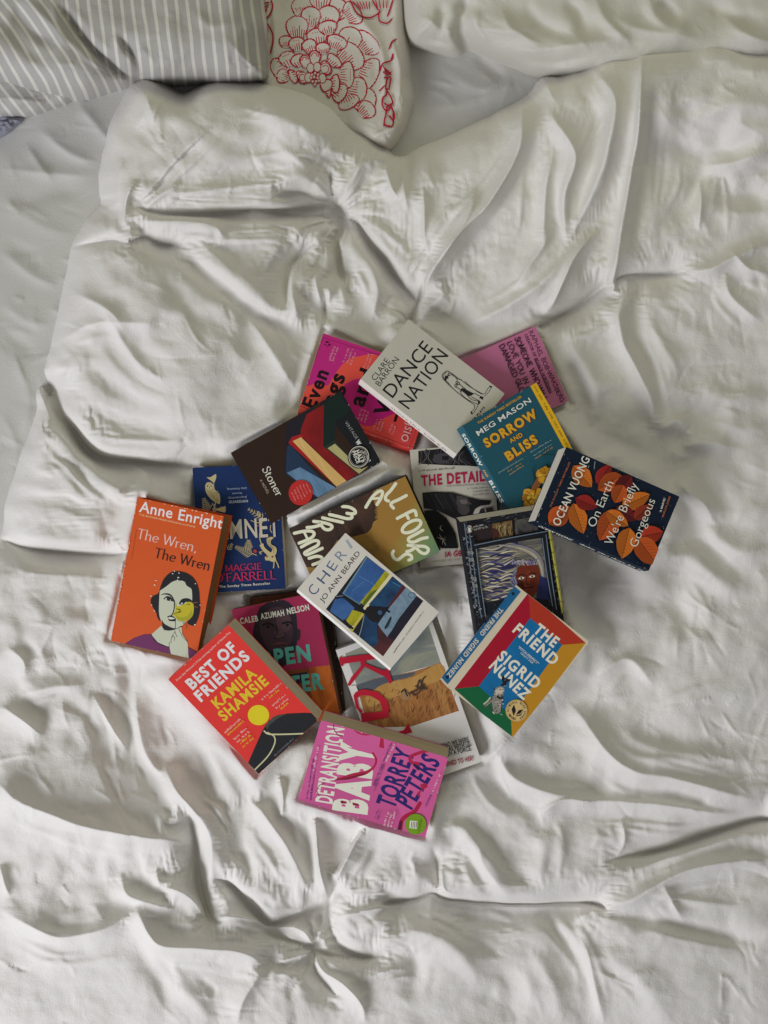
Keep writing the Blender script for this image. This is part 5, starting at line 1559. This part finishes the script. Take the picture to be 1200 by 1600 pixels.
def d_allfours(a):
    a.frame(560, 730, .10833)
    a.uv([(0,0),(1,0),(1,.42),(0,.42)], paint('print_sky', [(.2,'#55705a'),(.45,'#63784f'),(.7,'#80743a'),(.9,'#86652f')], (16, 16, 1), 0, .4, 4, .8, (-.72, -.69, -.13, .10, .5)))
    a.uv([(0,.42),(1,.42),(1,1),(0,1)], paint('print_plain', [(.3,'#6e5426'),(.55,'#84642e'),(.75,'#94713a')], (26, 12, 1), .5))
    a.poly([(-1300,1500),(-1200,700),(-400,400),(100,180),(240,380),(215,470),(245,560),(215,600),(240,660),(220,740),(190,860),(140,930),(0,985),(-300,1080),(-500,1500)], paint('print_cliff', [(.3,'#271d19'),(.55,'#382820'),(.75,'#4e3422')], (14, 50, 1), .5))
    rr = random.Random(3)
    for k in range(9): a.poly([(200,520+k*28),(280,530+k*24+rr.uniform(-8,8)),(215,548+k*28)], '#33251f')
    W_ = '#d0c8ac'; lw = 46
    def m(*p): a.line(list(p), lw, W_)
    m((105,560),(170,440),(230,360),(300,310),(335,330),(310,420),(260,510)); a.line([(190,430),(290,415)], 36, W_)
    m((515,190),(450,290),(385,370),(380,430),(420,450)); m((665,355),(560,420),(470,470),(455,510),(490,550))
    m((545,700),(640,640),(740,580),(790,575),(808,640)); m((665,620),(700,690))
    a.line(ell(745,805,150,70)[:0] or [(745+148*math.cos(t)*.84+60*math.sin(t)*.54, 805-148*math.cos(t)*.54+70*math.sin(t)*.84) for t in np.linspace(0, 6.283, 26)], lw, W_, True, cap=False)
    m((905,850),(800,920),(710,980),(720,1030),(790,1030),(880,980),(965,955))
    m((700,1085),(820,1090),(930,1090),(985,1130),(950,1190),(880,1180),(800,1100)); m((800,1115),(740,1160),(685,1180))
    m((500,1185),(485,1230),(510,1290),(560,1310),(610,1270),(670,1220),(740,1230),(755,1280),(715,1305))
    a.frame(450, 770, .1)
    def n(*p): a.line(list(p), 50, W_)
    n((860,215),(960,220),(1040,260),(1055,310),(990,325),(930,320)); n((665,355),(800,380),(930,405),(1000,390),(1005,340)); n((560,415),(720,445),(865,470))
    n((425,480),(560,490),(680,520),(705,560),(660,600),(590,590),(520,510)); n((540,530),(420,570),(325,585))
    n((130,690),(270,650),(390,640),(435,680),(400,740),(320,790),(205,845)); a.line([(280,660),(330,760)], 40, W_)
    n((240,905),(340,840),(440,790),(500,800),(490,860),(400,920),(330,965),(290,1000),(320,1025),(400,990),(560,905))
    n((360,1080),(480,1040),(560,1060),(540,1120),(420,1180))
def d_cheri(a):
    a.frame(*C6)
    for ch, p, q, col in (('C',(200,856),(232,812),'#2f4468'),('H',(258,782),(300,728),'#33486c'),('E',(322,702),(346,664),'#4a5a74'),('R',(368,640),(404,598),'#6a7686'),('I',(424,562),(438,553),'#8a9098')):
        a.text(ch, p, q, 62, col, -.004)
    a.text('JO ANN BEARD', (252,895), (487,587), 30, '#22222a', .004)
    a.frame(500, 860, .15)
    a.poly([(470,68),(1088,510),(672,1086),(52,622)], '#17191f')
    blue = paint('print_blue', [(.3,'#23406e'),(.5,'#2f5080'),(.7,'#385a88')], (30, 60, 1), .3)
    dblue = paint('print_dark_blue', [(.3,'#14263c'),(.55,'#1c3a58'),(.75,'#24486a')], (40, 40, 1))
    grey = paint('print_grey_blue', [(.3,'#52687a'),(.5,'#6a7f8e'),(.7,'#465c70')], (40, 30, 1))
    red = paint('print_red_brown', [(.3,'#2a1a20'),(.6,'#4a2424'),(.8,'#341c22')], (30, 40, 1))
    olive = paint('print_olive', [(.3,'#747018'),(.55,'#98921e'),(.75,'#5c6420')], (40, 40, 1))
    a.poly([(490,90),(680,215),(420,560),(235,450)], blue); a.line([(480,80),(235,455)], 16, '#5c7684', False); a.line([(240,460),(415,560)], 14, '#4a6a80', False)
    a.line([(400,275),(560,370),(450,480)], 5, '#4f729a'); a.line([(330,430),(450,330)], 4, '#4f729a')
    a.poly([(680,212),(725,250),(600,420),(490,580),(415,545),(560,370)], olive); a.poly([(600,400),(560,480),(480,560),(440,560),(520,450)], '#4c5a1c', True)
    a.line([(735,265),(590,450),(470,600)], 34, '#bfb792', False)
    a.poly([(760,270),(870,355),(720,580),(560,590),(510,560)], dblue); a.line([(760,330),(840,370)], 12, '#2f5f80')
    a.poly([(870,350),(895,375),(745,590),(715,575)], '#4a1e22')
    a.poly([(900,380),(1015,460),(830,700),(712,900),(610,760),(720,600)], grey); a.line(ell(965,455,38,28), 6, '#2c4a66')
    a.poly([(1020,470),(1088,510),(790,920),(715,880)], '#1d1a26')
    a.poly([(225,490),(360,600),(250,740),(95,640),(150,510)], blue, False)
    a.poly([(340,620),(455,650),(340,850),(270,730)], olive); a.line([(450,660),(330,830)], 26, '#a89a44', False)
    a.line([(160,500),(240,490),(340,560),(460,640)], 34, '#15171c'); a.line([(160,490),(230,480)], 10, '#5a6670')
    a.line([(255,735),(300,780),(340,805)], 28, '#111318'); a.line([(345,790),(350,795)], 10, '#c0bca8')
    a.poly([(465,660),(600,740),(620,960),(560,1000),(410,890)], dblue); a.line([(460,680),(440,790),(412,890)], 6, '#7d9098')
    a.poly([(470,640),(490,590),(560,580),(620,620),(600,720),(560,740),(500,700)], '#17161a', True); a.line([(560,590),(650,590),(730,630)], 22, '#14161c'); a.circle((630,640), 24, '#2c4a66')
    a.poly([(610,770),(715,890),(790,915),(672,1086),(560,1000),(620,950)], red)
    a.poly([(680,790),(740,680),(755,700),(720,780),(690,810)], '#1c2c34', True)
    a.tiny((788,1050), (900,890), 16, '#2a2a2c', 1); a.tiny((915,868), (1095,620), 15, '#4a4a4c', 2)
def d_kala(a):
    a.frame(*D3)
    sky = paint('print_kala_sky', [(.25,'#5a6264'),(.45,'#767a74'),(.6,'#8a8a76'),(.8,'#687074')], (14, 34, 1), .35, .4, 5, .9)
    fld = paint('print_kala_field', [(.25,'#5e3c22'),(.45,'#8a5a32'),(.6,'#9c7040'),(.8,'#3a2a22')], (70, 16, 1), 1.2, .4, 7, 1.2)
    a.poly([(170,262),(450,150),(725,62),(810,325),(480,415),(250,480)], sky)
    a.poly([(245,480),(360,430),(480,412),(640,378),(810,322),(930,645),(610,752),(330,760),(290,640)], fld)
    a.poly([(250,470),(400,425),(560,400),(640,388),(600,420),(480,450),(330,520),(265,540)], '#4c5058', True)
    a.poly([(300,560),(420,470),(620,420),(800,330),(830,420),(640,500),(480,560),(340,620)], paint('print_kala_gold', [(.3,'#9c7238'),(.6,'#a8824a'),(.8,'#7c5228')], (50, 20, 1), 1.0), True)
    rr = random.Random(6)
    for k in range(150):
        x = rr.uniform(320, 900); y = rr.uniform(520, 735); 
        if y < 760 - (x - 300) * .18: a.line([(x, y), (x + rr.uniform(2,14), y - rr.uniform(14,40))], rr.uniform(1.5, 3.5), rr.choice(['#3a2a1c', '#7a5430', '#a8783c', '#5c3c22']), False, cap=False)
    a.poly([(545,520),(560,500),(590,530),(600,560),(560,580),(545,550)], '#8a6a4a', True); a.line([(545,520),(565,505),(585,545)], 10, '#2c2420')
    for pts in ([(610,520),(640,540),(690,490)], [(650,490),(665,440),(680,470)], [(670,500),(690,430),(705,420)], [(600,530),(640,510),(700,470)], [(680,460),(715,500)], [(640,480),(700,500)]): a.line(pts, 9, '#3a2f2a')
    R_ = '#a3162c'
    a.poly([(130,290),(130,335),(430,290),(470,262),(400,258),(270,272)], R_)      # K, lying on its side
    a.poly([(130,285),(145,280),(160,345),(140,345)], R_); a.poly([(270,300),(300,295),(310,330),(440,380),(430,365),(460,365),(485,450),(470,465),(440,420),(300,350),(200,480),(185,470),(210,420),(275,345)], R_)
    a.poly([(225,545),(240,515),(300,500),(390,520),(445,570),(462,620),(455,690),(300,720),(285,735),(275,680),(400,655),(420,640),(400,580),(340,545),(280,540),(250,560),(262,620),(290,650),(270,660),(240,620)], R_)
    a.poly([(270,660),(455,650),(462,690),(440,670),(285,700)], R_)
    a.poly([(330,790),(470,800),(560,775),(590,730),(618,790),(500,812),(330,830)], R_)
    a.poly([(200,480),(240,475),(255,510),(225,530)], '#c4c0ba')
    for s, p, q, col in (('WHEN I THINK OF WHO WE WERE', (590,950), (994,850), '#33302e'), ('THAT SUMMER SHE WAS WITH US.', (600,978), (1012,878), '#33302e'), ('SHE WAS SUCH A FORCE.', (690,990), (1014,908), '#33302e'), ('WHAT HAPPENED TO HER?', (690,1052), (1028,974), '#8a1a2c')):
        a.text(s, p, q, 30, col, .02)
def d_detrans(a):
    a.frame(460, 1110, .20833); pk = '#b55083'; red = '#9a1c3c'; wh = '#cfc8b6'; nv = '#231e5c'
    a.poly([(180,640),(320,500),(560,470),(760,700),(800,900),(500,830),(20,690)], '#ac4a7c', True)
    a.line([(440,125),(470,160),(540,180),(595,172)], 14, red, taper=True)
    a.text('DETRANSITION,', (282,702), (378,108), 122, wh, .03)
    a.text('BABY', (530,782), (598,262), 232, wh, .055)
    a.poly([(648,195),(668,192),(675,290),(635,285)], red)
    a.poly([(345,678),(360,675),(395,685),(390,700),(350,697)], '#7e1630'); a.poly([(435,690),(480,700),(490,715),(440,712)], '#7e1630')
    a.line([(590,320),(615,370),(600,420),(560,460)], 16, red); a.line([(600,420),(540,465),(430,490),(310,520)], 34, red, taper=True); a.line([(310,520),(420,505),(540,470)], 18, '#6e1228', taper=True)
    a.line([(295,90),(300,140),(330,180),(360,190)], 6, '#5a2030'); a.line([(230,545),(190,560),(170,600),(185,635)], 5, '#5a2030')
    a.text('TORREY', (748,742), (900,318), 140, nv, .03); a.text('PETERS', (876,748), (1092,388), 140, nv, .03)
    a.line([(1000,300),(930,320),(870,350),(880,390),(930,400)], 24, red); a.line([(900,410),(930,440)], 20, '#1c1840')
    a.poly([(985,545),(940,560),(960,590),(920,620),(935,660),(945,610),(1000,575)], red)
    a.line([(940,700),(900,760),(830,800),(800,840),(795,900)], 30, '#96183a'); a.line([(800,840),(785,900)], 26, '#4a1028')
    for i, (p, q) in enumerate((((100,660),(150,360)), ((128,670),(160,440)), ((600,560),(735,240)), ((604,600),(680,400)), ((990,720),(1030,630)), ((612,800),(632,750)), ((630,815),(650,760)))): a.tiny(p, q, 18, '#4a2a64', i)
    for i, (p, q) in enumerate((((150,450),(185,270)), ((690,390),(760,250)), ((1035,625),(1098,480)), ((680,860),(710,765)), ((705,870),(735,775)), ((730,880),(760,760)))): a.tiny(p, q, 18, '#c8b4b4', i + 9)
def k_detrans(a):
    a.circle((910,853), 70, '#66881a')
    a.poly([(866,826),(922,830),(918,888),(862,882)], '#c4c4b4')
    for k in range(4): a.line([(876 + k * 12, 878), (880 + k * 12, 836)], 5, '#3a3c34', False)
    a.pen('FEATURED' if False else 'LOVED', (935,925), (958,815), 18, '#2c3a10', .12, .12, 0, .03)
def d_friend(a):
    a.frame(*D5)
    a.poly([(680,125),(1090,485),(920,498),(690,306)], '#962c1c'); a.poly([(680,125),(690,306),(310,790),(132,808)], '#8c1024')
    a.poly([(132,808),(310,790),(542,1000),(548,1186)], '#0e5230'); a.poly([(1090,485),(920,498),(542,1000),(548,1186)], '#a3741c')
    a.poly([(690,306),(920,498),(542,1000),(310,790)], paint('print_friend_blue', [(.3,'#0d5580'),(.7,'#106090')], (30, 30, 1)))
    w = '#c8bfae'
    a.text('THE', (706,400), (856,518), 76, w, .035, 1.2); a.text('FRIEND', (558,398), (852,646), 76, w, .035, 1.2)
    a.text('SIGRID', (440,590), (722,815), 76, w, .035, 1.2); a.text('NUNEZ', (384,654), (638,894), 76, w, .035, 1.2)
    a.text('“PITCH-PERFECT”', (596,515), (742,640), 17, w, .01); a.text('VANITY FAIR', (612,556), (702,634), 14, w, 0)
    a.frame(740, 1040, .08333); k = '#191a1e'; g = '#77726a'; lt = '#a8a090'
    a.poly([(400,410),(480,380),(560,400),(570,470),(540,560),(530,650),(500,760),(490,850),(420,890),(360,840),(340,740),(330,640),(360,540)], g, True)
    a.poly([(420,430),(500,400),(555,430),(540,500),(480,530),(400,560),(380,500)], lt, True)
    a.poly([(520,250),(530,190),(560,180),(590,230),(640,240),(700,255),(650,290),(620,310),(600,370),(540,380),(500,350),(540,320)], k, True)
    a.line([(560,370),(610,370)], 12, '#8a7a68'); a.circle((585,260), 12, '#5a6066')
    a.line([(300,590),(240,660),(180,705)], 28, lt); a.line([(340,640),(260,700),(200,750)], 30, g); a.line([(200,750),(300,790),(350,830)], 20, '#3c3c38'); a.line([(350,860),(370,885)], 26, lt); a.line([(490,895),(520,910)], 12, lt)
    rr = random.Random(5)
    for q in range(46):
        x = rr.uniform(350, 550); y = rr.uniform(420, 880); a.poly([(x + rr.uniform(8,22)*math.cos(t), y + rr.uniform(6,16)*math.sin(t)) for t in (0, 1.2, 2.4, 3.6, 5)], rr.choice([k, '#33322f', '#4a4844', '#b8b0a2', '#5c5852']))
    a.line([(430,560),(480,600),(530,590)], 30, k)
def k_friend(a):
    a.circle((582,965), 76, '#a88c54'); a.circle((582,965), 73, '#b39a66')
    k = '#17161a'
    a.poly([(565,920),(578,965),(560,1005),(545,955)], k); a.poly([(575,995),(598,962),(632,955),(610,985)], k); a.poly([(572,1002),(612,990),(634,962),(612,1000),(582,1006)], k)
    a.ring_text('NATIONAL BOOK AWARD', (582,965), 54, 170, 430, 16, k); a.ring_text('WINNER', (582,965), 68, 160, 95, 15, k)
def s_friend(a, L, T):
    a.loc_poly([(-L*.0005+.003, -T*.0005), (L*.0005-.003, -T*.0005), (L*.0005-.003, T*.00036), (-L*.0005+.003, T*.00036)], '#1c567e')
    a.text('THE FRIEND', (38, T*.72), (84, T*.72), T*.4, '#b9b2a2', .03); a.text('SIGRID NUNEZ', (92, T*.72), (158, T*.72), T*.4, '#b9b2a2', .03)
    a.circle((L - 10, T * .55), T * .16, '#14202c'); a.circle((12, T * .55), T * .14, '#14202c')
def s_sorrow(a, L, T):
    a.text('SORROW', (10, T*.7), (62, T*.7), T*.42, '#bfc0b0', .03); a.text('AND', (68, T*.66), (80, T*.66), T*.3, '#bd8d22', .02); a.text('BLISS', (86, T*.7), (122, T*.7), T*.42, '#bfc0b0', .03); a.text('MEG MASON', (134, T*.66), (180, T*.66), T*.3, '#bfc0b0', .02)
def s_dance(a, L, T):
    a.tiny((60, T*.66), (110, T*.66), T*.3, '#3a3834'); a.tiny((120, T*.66), (160, T*.66), T*.3, '#3a3834')
def d_penguin(a):
    a.frame(*D6); rr = random.Random(12)
    light = ['#5c5c5e', '#77746c', '#8a8474', '#3d3f46', '#2b2d36']
    for k in range(150):
        x = rr.uniform(100, 840); y = rr.uniform(90, 400); L = rr.uniform(10, 40)
        a.line([(x, y), (x + L * .5, y + rr.uniform(-6, 6)), (x + L, y - L * .16 + rr.uniform(-8, 8))], rr.uniform(1.5, 4), rr.choice(light[:1] + light[2:]))
    a.poly([(190,270),(360,215),(375,340),(215,380)], '#261c1e'); a.poly([(365,210),(535,180),(545,310),(378,345)], paint('print_gold_panel', [(.3,'#3a2a1c'),(.5,'#6e5836'),(.65,'#2c201c'),(.8,'#7c6a48')], (90, 90, 1)))
    a.poly([(560,180),(740,140),(760,265),(565,305)], paint('print_dark_panel', [(.3,'#1c1c22'),(.55,'#4a4844'),(.7,'#24242a')], (110, 60, 1)))
    for k in range(26):
        x = rr.uniform(395, 520); a.line([(x, 215), (x + rr.uniform(-30, 30), 260), (x + rr.uniform(-20, 30), 320)], 3, rr.choice(['#8a7448', '#a08a5c', '#2a201c']))
    a.poly([(360,240),(420,265),(430,320),(385,335)], '#3c2018', True)
    a.poly([(232,420),(785,325),(880,905),(300,1000)], paint('print_swirl', [(.25,'#34344e'),(.45,'#56544e'),(.6,'#787262'),(.8,'#40425c')], (22, 60, 1), .15, .4, 6, 2.0))
    navy = '#26264a'
    for pts in ([(410,400),(480,370),(590,360),(560,395),(430,412)], [(300,620),(400,590),(460,560),(560,545),(560,580),(440,610),(380,650)], [(340,690),(450,665),(560,640),(540,670),(420,700)], [(280,490),(420,470),(560,465),(420,485)]): a.poly(pts, navy, True)
    cr = ['#8f8872', '#a39a80', '#777264', '#b3ab92', '#3a3a44', '#22222e']
    for k in range(30):                                 # long blown hair
        y = 436 + k * 14.5; ph = rr.uniform(0, 6.3); am = rr.uniform(9, 20)
        x1 = 560 + rr.uniform(-20, 50)
        pts = [(245 + (y - 440) * .12 + (x1 - 245) * q, y - 55 * q * (1 if y < 600 else .3) + am * math.sin(ph + q * 8)) for q in np.linspace(0, 1, 12)]
        a.line(pts, rr.uniform(9, 17), ['#a39a80', '#30305c', '#8f8872', '#4a4a74', '#b3ab92', '#26264a'][k % 6], taper=True)
        a.line([(p[0], p[1] + 7) for p in pts], 3, '#22222c', taper=True)
    for k in range(18):
        pts = [(330 + k * 9, 398 - k * 1.2), (560 + k * 7, 385 + k * 4), (720 + k * 3, 430 + k * 7), (800, 520 + k * 10), (820 - k, 640 + k * 9)]
        a.line(pts, rr.uniform(4, 10), rr.choice(['#a39a80', '#8f8872', '#b3ab92', '#5a5a74', '#3a3a5c']), taper=True)
    a.poly([(780,640),(850,700),(860,860),(760,830)], '#22264e', True)
    a.poly([(580,590),(640,545),(720,540),(765,580),(778,660),(770,720),(745,800),(700,830),(640,800),(590,740),(575,660)], '#5c2414', True)
    a.poly([(640,680),(690,600),(700,700),(690,760),(640,770)], '#6e2e1a', True); a.poly([(580,680),(640,700),(640,780),(600,750)], '#3c1812', True)
    for k in range(34):
        x = rr.uniform(555, 760); a.line([(x, 560 - abs(x - 660) * .1), (x + rr.uniform(-25, 10), 520), (x - rr.uniform(0, 50), 500 + rr.uniform(0, 50))], rr.uniform(4, 8), rr.choice(['#6a6478', '#8a8698', '#4a4660', '#9a958e']))
    for k in range(16): a.line([(585 - k, 590 + k * 4), (560 - k * 2, 620 + k * 5), (585, 700 + k * 4)], 4, rr.choice(['#5a5a78', '#8a8698', '#33334e']))
    for cx_, cy_ in ((620,668),(712,653)):
        a.poly([(cx_-27,cy_+6),(cx_,cy_-13),(cx_+28,cy_-4),(cx_+4,cy_+10)], '#c8c4b4', True); a.circle((cx_+2,cy_-1), 9, '#15100e')
        a.line([(cx_-30,cy_-18),(cx_,cy_-30),(cx_+34,cy_-22)], 6, '#2c120e')
    a.line([(668,640),(664,710),(690,722)], 6, '#34140f'); a.line([(650,752),(690,746),(720,740)], 9, '#2c100e')
    a.poly([(300,880),(480,850),(600,830),(860,850),(900,1000),(320,1100)], '#12141a')
    for k in range(230):
        x = rr.uniform(250, 900); y = rr.uniform(850, 1180)
        a.line([(x, y), (x + rr.uniform(-14, 14), y + rr.uniform(6, 26))], rr.uniform(1.5, 4), rr.choice(['#33384e', '#4c5058', '#22283c', '#5c5a56']), False)
    # window frame of the drawing
    for pts, wd in (([(185,400),(500,345),(840,283)], 44), ([(195,330),(240,640),(300,1000)], 40), ([(800,290),(850,620),(905,930)], 42)): a.line(pts, wd, '#14161b', cap=False)
    for pts in ([(215,388),(500,330),(830,270)], [(175,300),(225,640),(285,1000)], [(232,420),(262,640),(320,990)], [(822,300),(870,620),(925,930)], [(790,330),(835,620),(890,900)], [(130,210),(180,560),(240,900)]): a.line(pts, 8, '#5c6a78')
    for k in range(140):
        x = 110 + rr.uniform(0, 60); y = rr.uniform(220, 980); a.line([(x + (y - 200) * .15, y), (x + (y - 200) * .15 + rr.uniform(-20, 20), y + rr.uniform(-8, 18))], rr.uniform(2, 5), rr.choice(['#6f7680', '#9a9c98', '#5c6472', '#3c4250']))
    for k in range(70):
        x = 850 + rr.uniform(-8, 22); y = rr.uniform(300, 960); a.line([(x + (y - 300) * .16, y), (x + (y - 300) * .16 + rr.uniform(-10, 10), y + rr.uniform(6, 22))], rr.uniform(2, 5), rr.choice(['#3a3a36', '#64624a', '#1c2028']))
    for k in range(7):
        y0 = 245 + k * 104; sk = lambda y: 846 + (y - 245) * .185
        a.line([(sk(y0), y0), (sk(y0 + 90), y0 + 90)], 26, '#77742c'); a.line([(sk(y0) - 5, y0 + 4), (sk(y0 + 86) - 5, y0 + 86)], 8, '#a8a24c'); a.line([(sk(y0 + 92) - 10, y0 + 97), (sk(y0 + 92) + 14, y0 + 93)], 8, '#3c3a18', False)
    for y in (440, 500, 660, 720):
        for k in range(5): a.line([(165 + k * 8 + (y-440)*.15, y - 6), (170 + k * 8 + (y-440)*.15, y + 22)], 4, '#8a8a84', False)
    a.circle((171,251), 23, '#a8a69a', 32); a.circle((171,251), 20, '#1c1e22', 29)
    a.poly([(165,228),(180,226),(184,244),(186,268),(174,278),(162,270),(160,246)], '#b4b2a6', True); a.circle((174,236), 6, '#15161a'); a.poly([(180,240),(188,262),(182,270)], '#15161a')
    a.tiny((206,238), (292,222), 16, '#a8a69a', 1); a.tiny((212,262), (322,240), 20, '#8a887e', 2)
def d_brown(a):
    a.uv([(0,0),(1,0),(1,.2),(0,.2)], paint('print_brown', [(.3,'#3a2018'),(.55,'#5a3420'),(.8,'#24150f')], (30, 60, 1)))

make_book('evenings', 'paperback_book', 'pink and red paperback with fat black rounded lettering', '#c8403c', d_evenings, sx=.006, pages='#b9a58a')
make_book('someone', 'paperback_book', 'plain dusty pink paperback with black hand-drawn lettering at the upper right of the heap', '#a45f7e', d_someone, sx=-.002)
make_book('details', 'paperback_book', 'pale grey paperback with torn black and white photos and dark red title', '#a39e93', d_details, sx=0)
make_book('hamnet', 'paperback_book', 'dark blue paperback with gold owl, squirrel and ferns', '#10264f', d_hamnet, sx=-.003)
make_book('brown', 'paperback_book', 'dark brown book almost hidden under the maroon and orange paperback', '#241813', d_brown, sx=-.003, pages='#6a5844')
make_book('kala', 'trade_paperback', 'large white paperback with a field painting and big red letters turned on their side', '#c2bfba', d_kala, sx=0, pages='#ddd6c8', curl=.002, corner=.004)
make_book('dance', 'paperback_book', 'pale grey thin paperback with a line drawing of long-haired girls and large black title', '#a5a296', d_dance, sx=.006, spine='#b8b2aa', spine_draw=s_dance, pages='#cfc9bc')
make_book('sorrow', 'paperback_book', 'teal paperback with yellow title, yellow flowers and a yellow strip down its edge', '#1b4855', d_sorrow, sx=.006, spine='#1d4c5a', spine_draw=s_sorrow)
make_book('penguin', 'paperback_book', 'dark paperback with a drawn dark-faced person with blown silver hair in a window', '#17181e', d_penguin, sy=-.006, sx=.003, pages='#ddd6c8')
make_book('ocean', 'paperback_book', 'navy paperback covered in orange and red leaves at the right of the heap', '#0b1828', d_ocean, sy=-.0045, sx=.004, spine_draw=s_ocean, pages='#e2dccf', curl=.001)
make_book('stoner', 'paperback_book', 'brown paperback with three painted old books, a red sticker and a round black sticker', '#291a13', d_stoner, sy=.002, pages='#e0d8c8', curl=.0015,
          stickers=(('price_sticker', 'round red sticker', (516,673), 77, C5, '#a52624', k_stoner_red), ('offer_sticker', 'round black sticker with dotted white ring', (890,468), 71, C5, '#121215', k_stoner_black)))
make_book('allfours', 'hardback_book', 'brown and gold hardback with looping cream hand lettering around its edges', '#5c4526', d_allfours, sy=-.002, hard=True, pages='#cfc2a0', spine='#2a211c', back='#18150f')
make_book('wren', 'hardback_book', 'worn orange hardback with a drawn dark-haired woman and a yellow bird over her eye', '#b54a1a', d_wren, hard=True, sx=-.0065, curl=.001, pages='#a07850', back='#b24a1a')
make_book('open', 'paperback_book', 'maroon and orange paperback with a man in shadow and turquoise lettering', '#8e2446', d_open, sx=-.003, pages='#7c5a3c', back='#5c2a1a')
make_book('best', 'paperback_book', 'bright red paperback with white and yellow title, a yellow disc and a black corner', '#d2302a', d_best, sx=-.009, pages='#d6cab0', curl=.002)
make_book('friend', 'paperback_book', 'cream-edged paperback of red, blue, green and mustard panels with a spotted dog', '#b5aa94', d_friend, sx=.0115, spine='#b5aa94', spine_draw=s_friend, curl=.001, corner=.003,
          stickers=(('award_sticker', 'round gold award seal', (582,965), 80, D5, '#a88c54', k_friend),))
make_book('detrans', 'paperback_book', 'bright pink paperback with cream and navy block lettering and red ribbon', '#b55083', d_detrans, sx=-.009, pages='#cdbf9f', curl=.002, corner=.005,
          stickers=(('round_sticker', 'round lime green sticker', (910,853), 78, (460, 1110, .20833), '#66881a', k_detrans),))
make_book('cheri', 'hardback_book', 'small white hardback with a blue and olive painting, topmost in the middle of the heap', '#b9b4aa', d_cheri, sx=.005, sy=.003, hard=True, spine='#cfcabf', pages='#cfc9bc', back='#5a7a94')
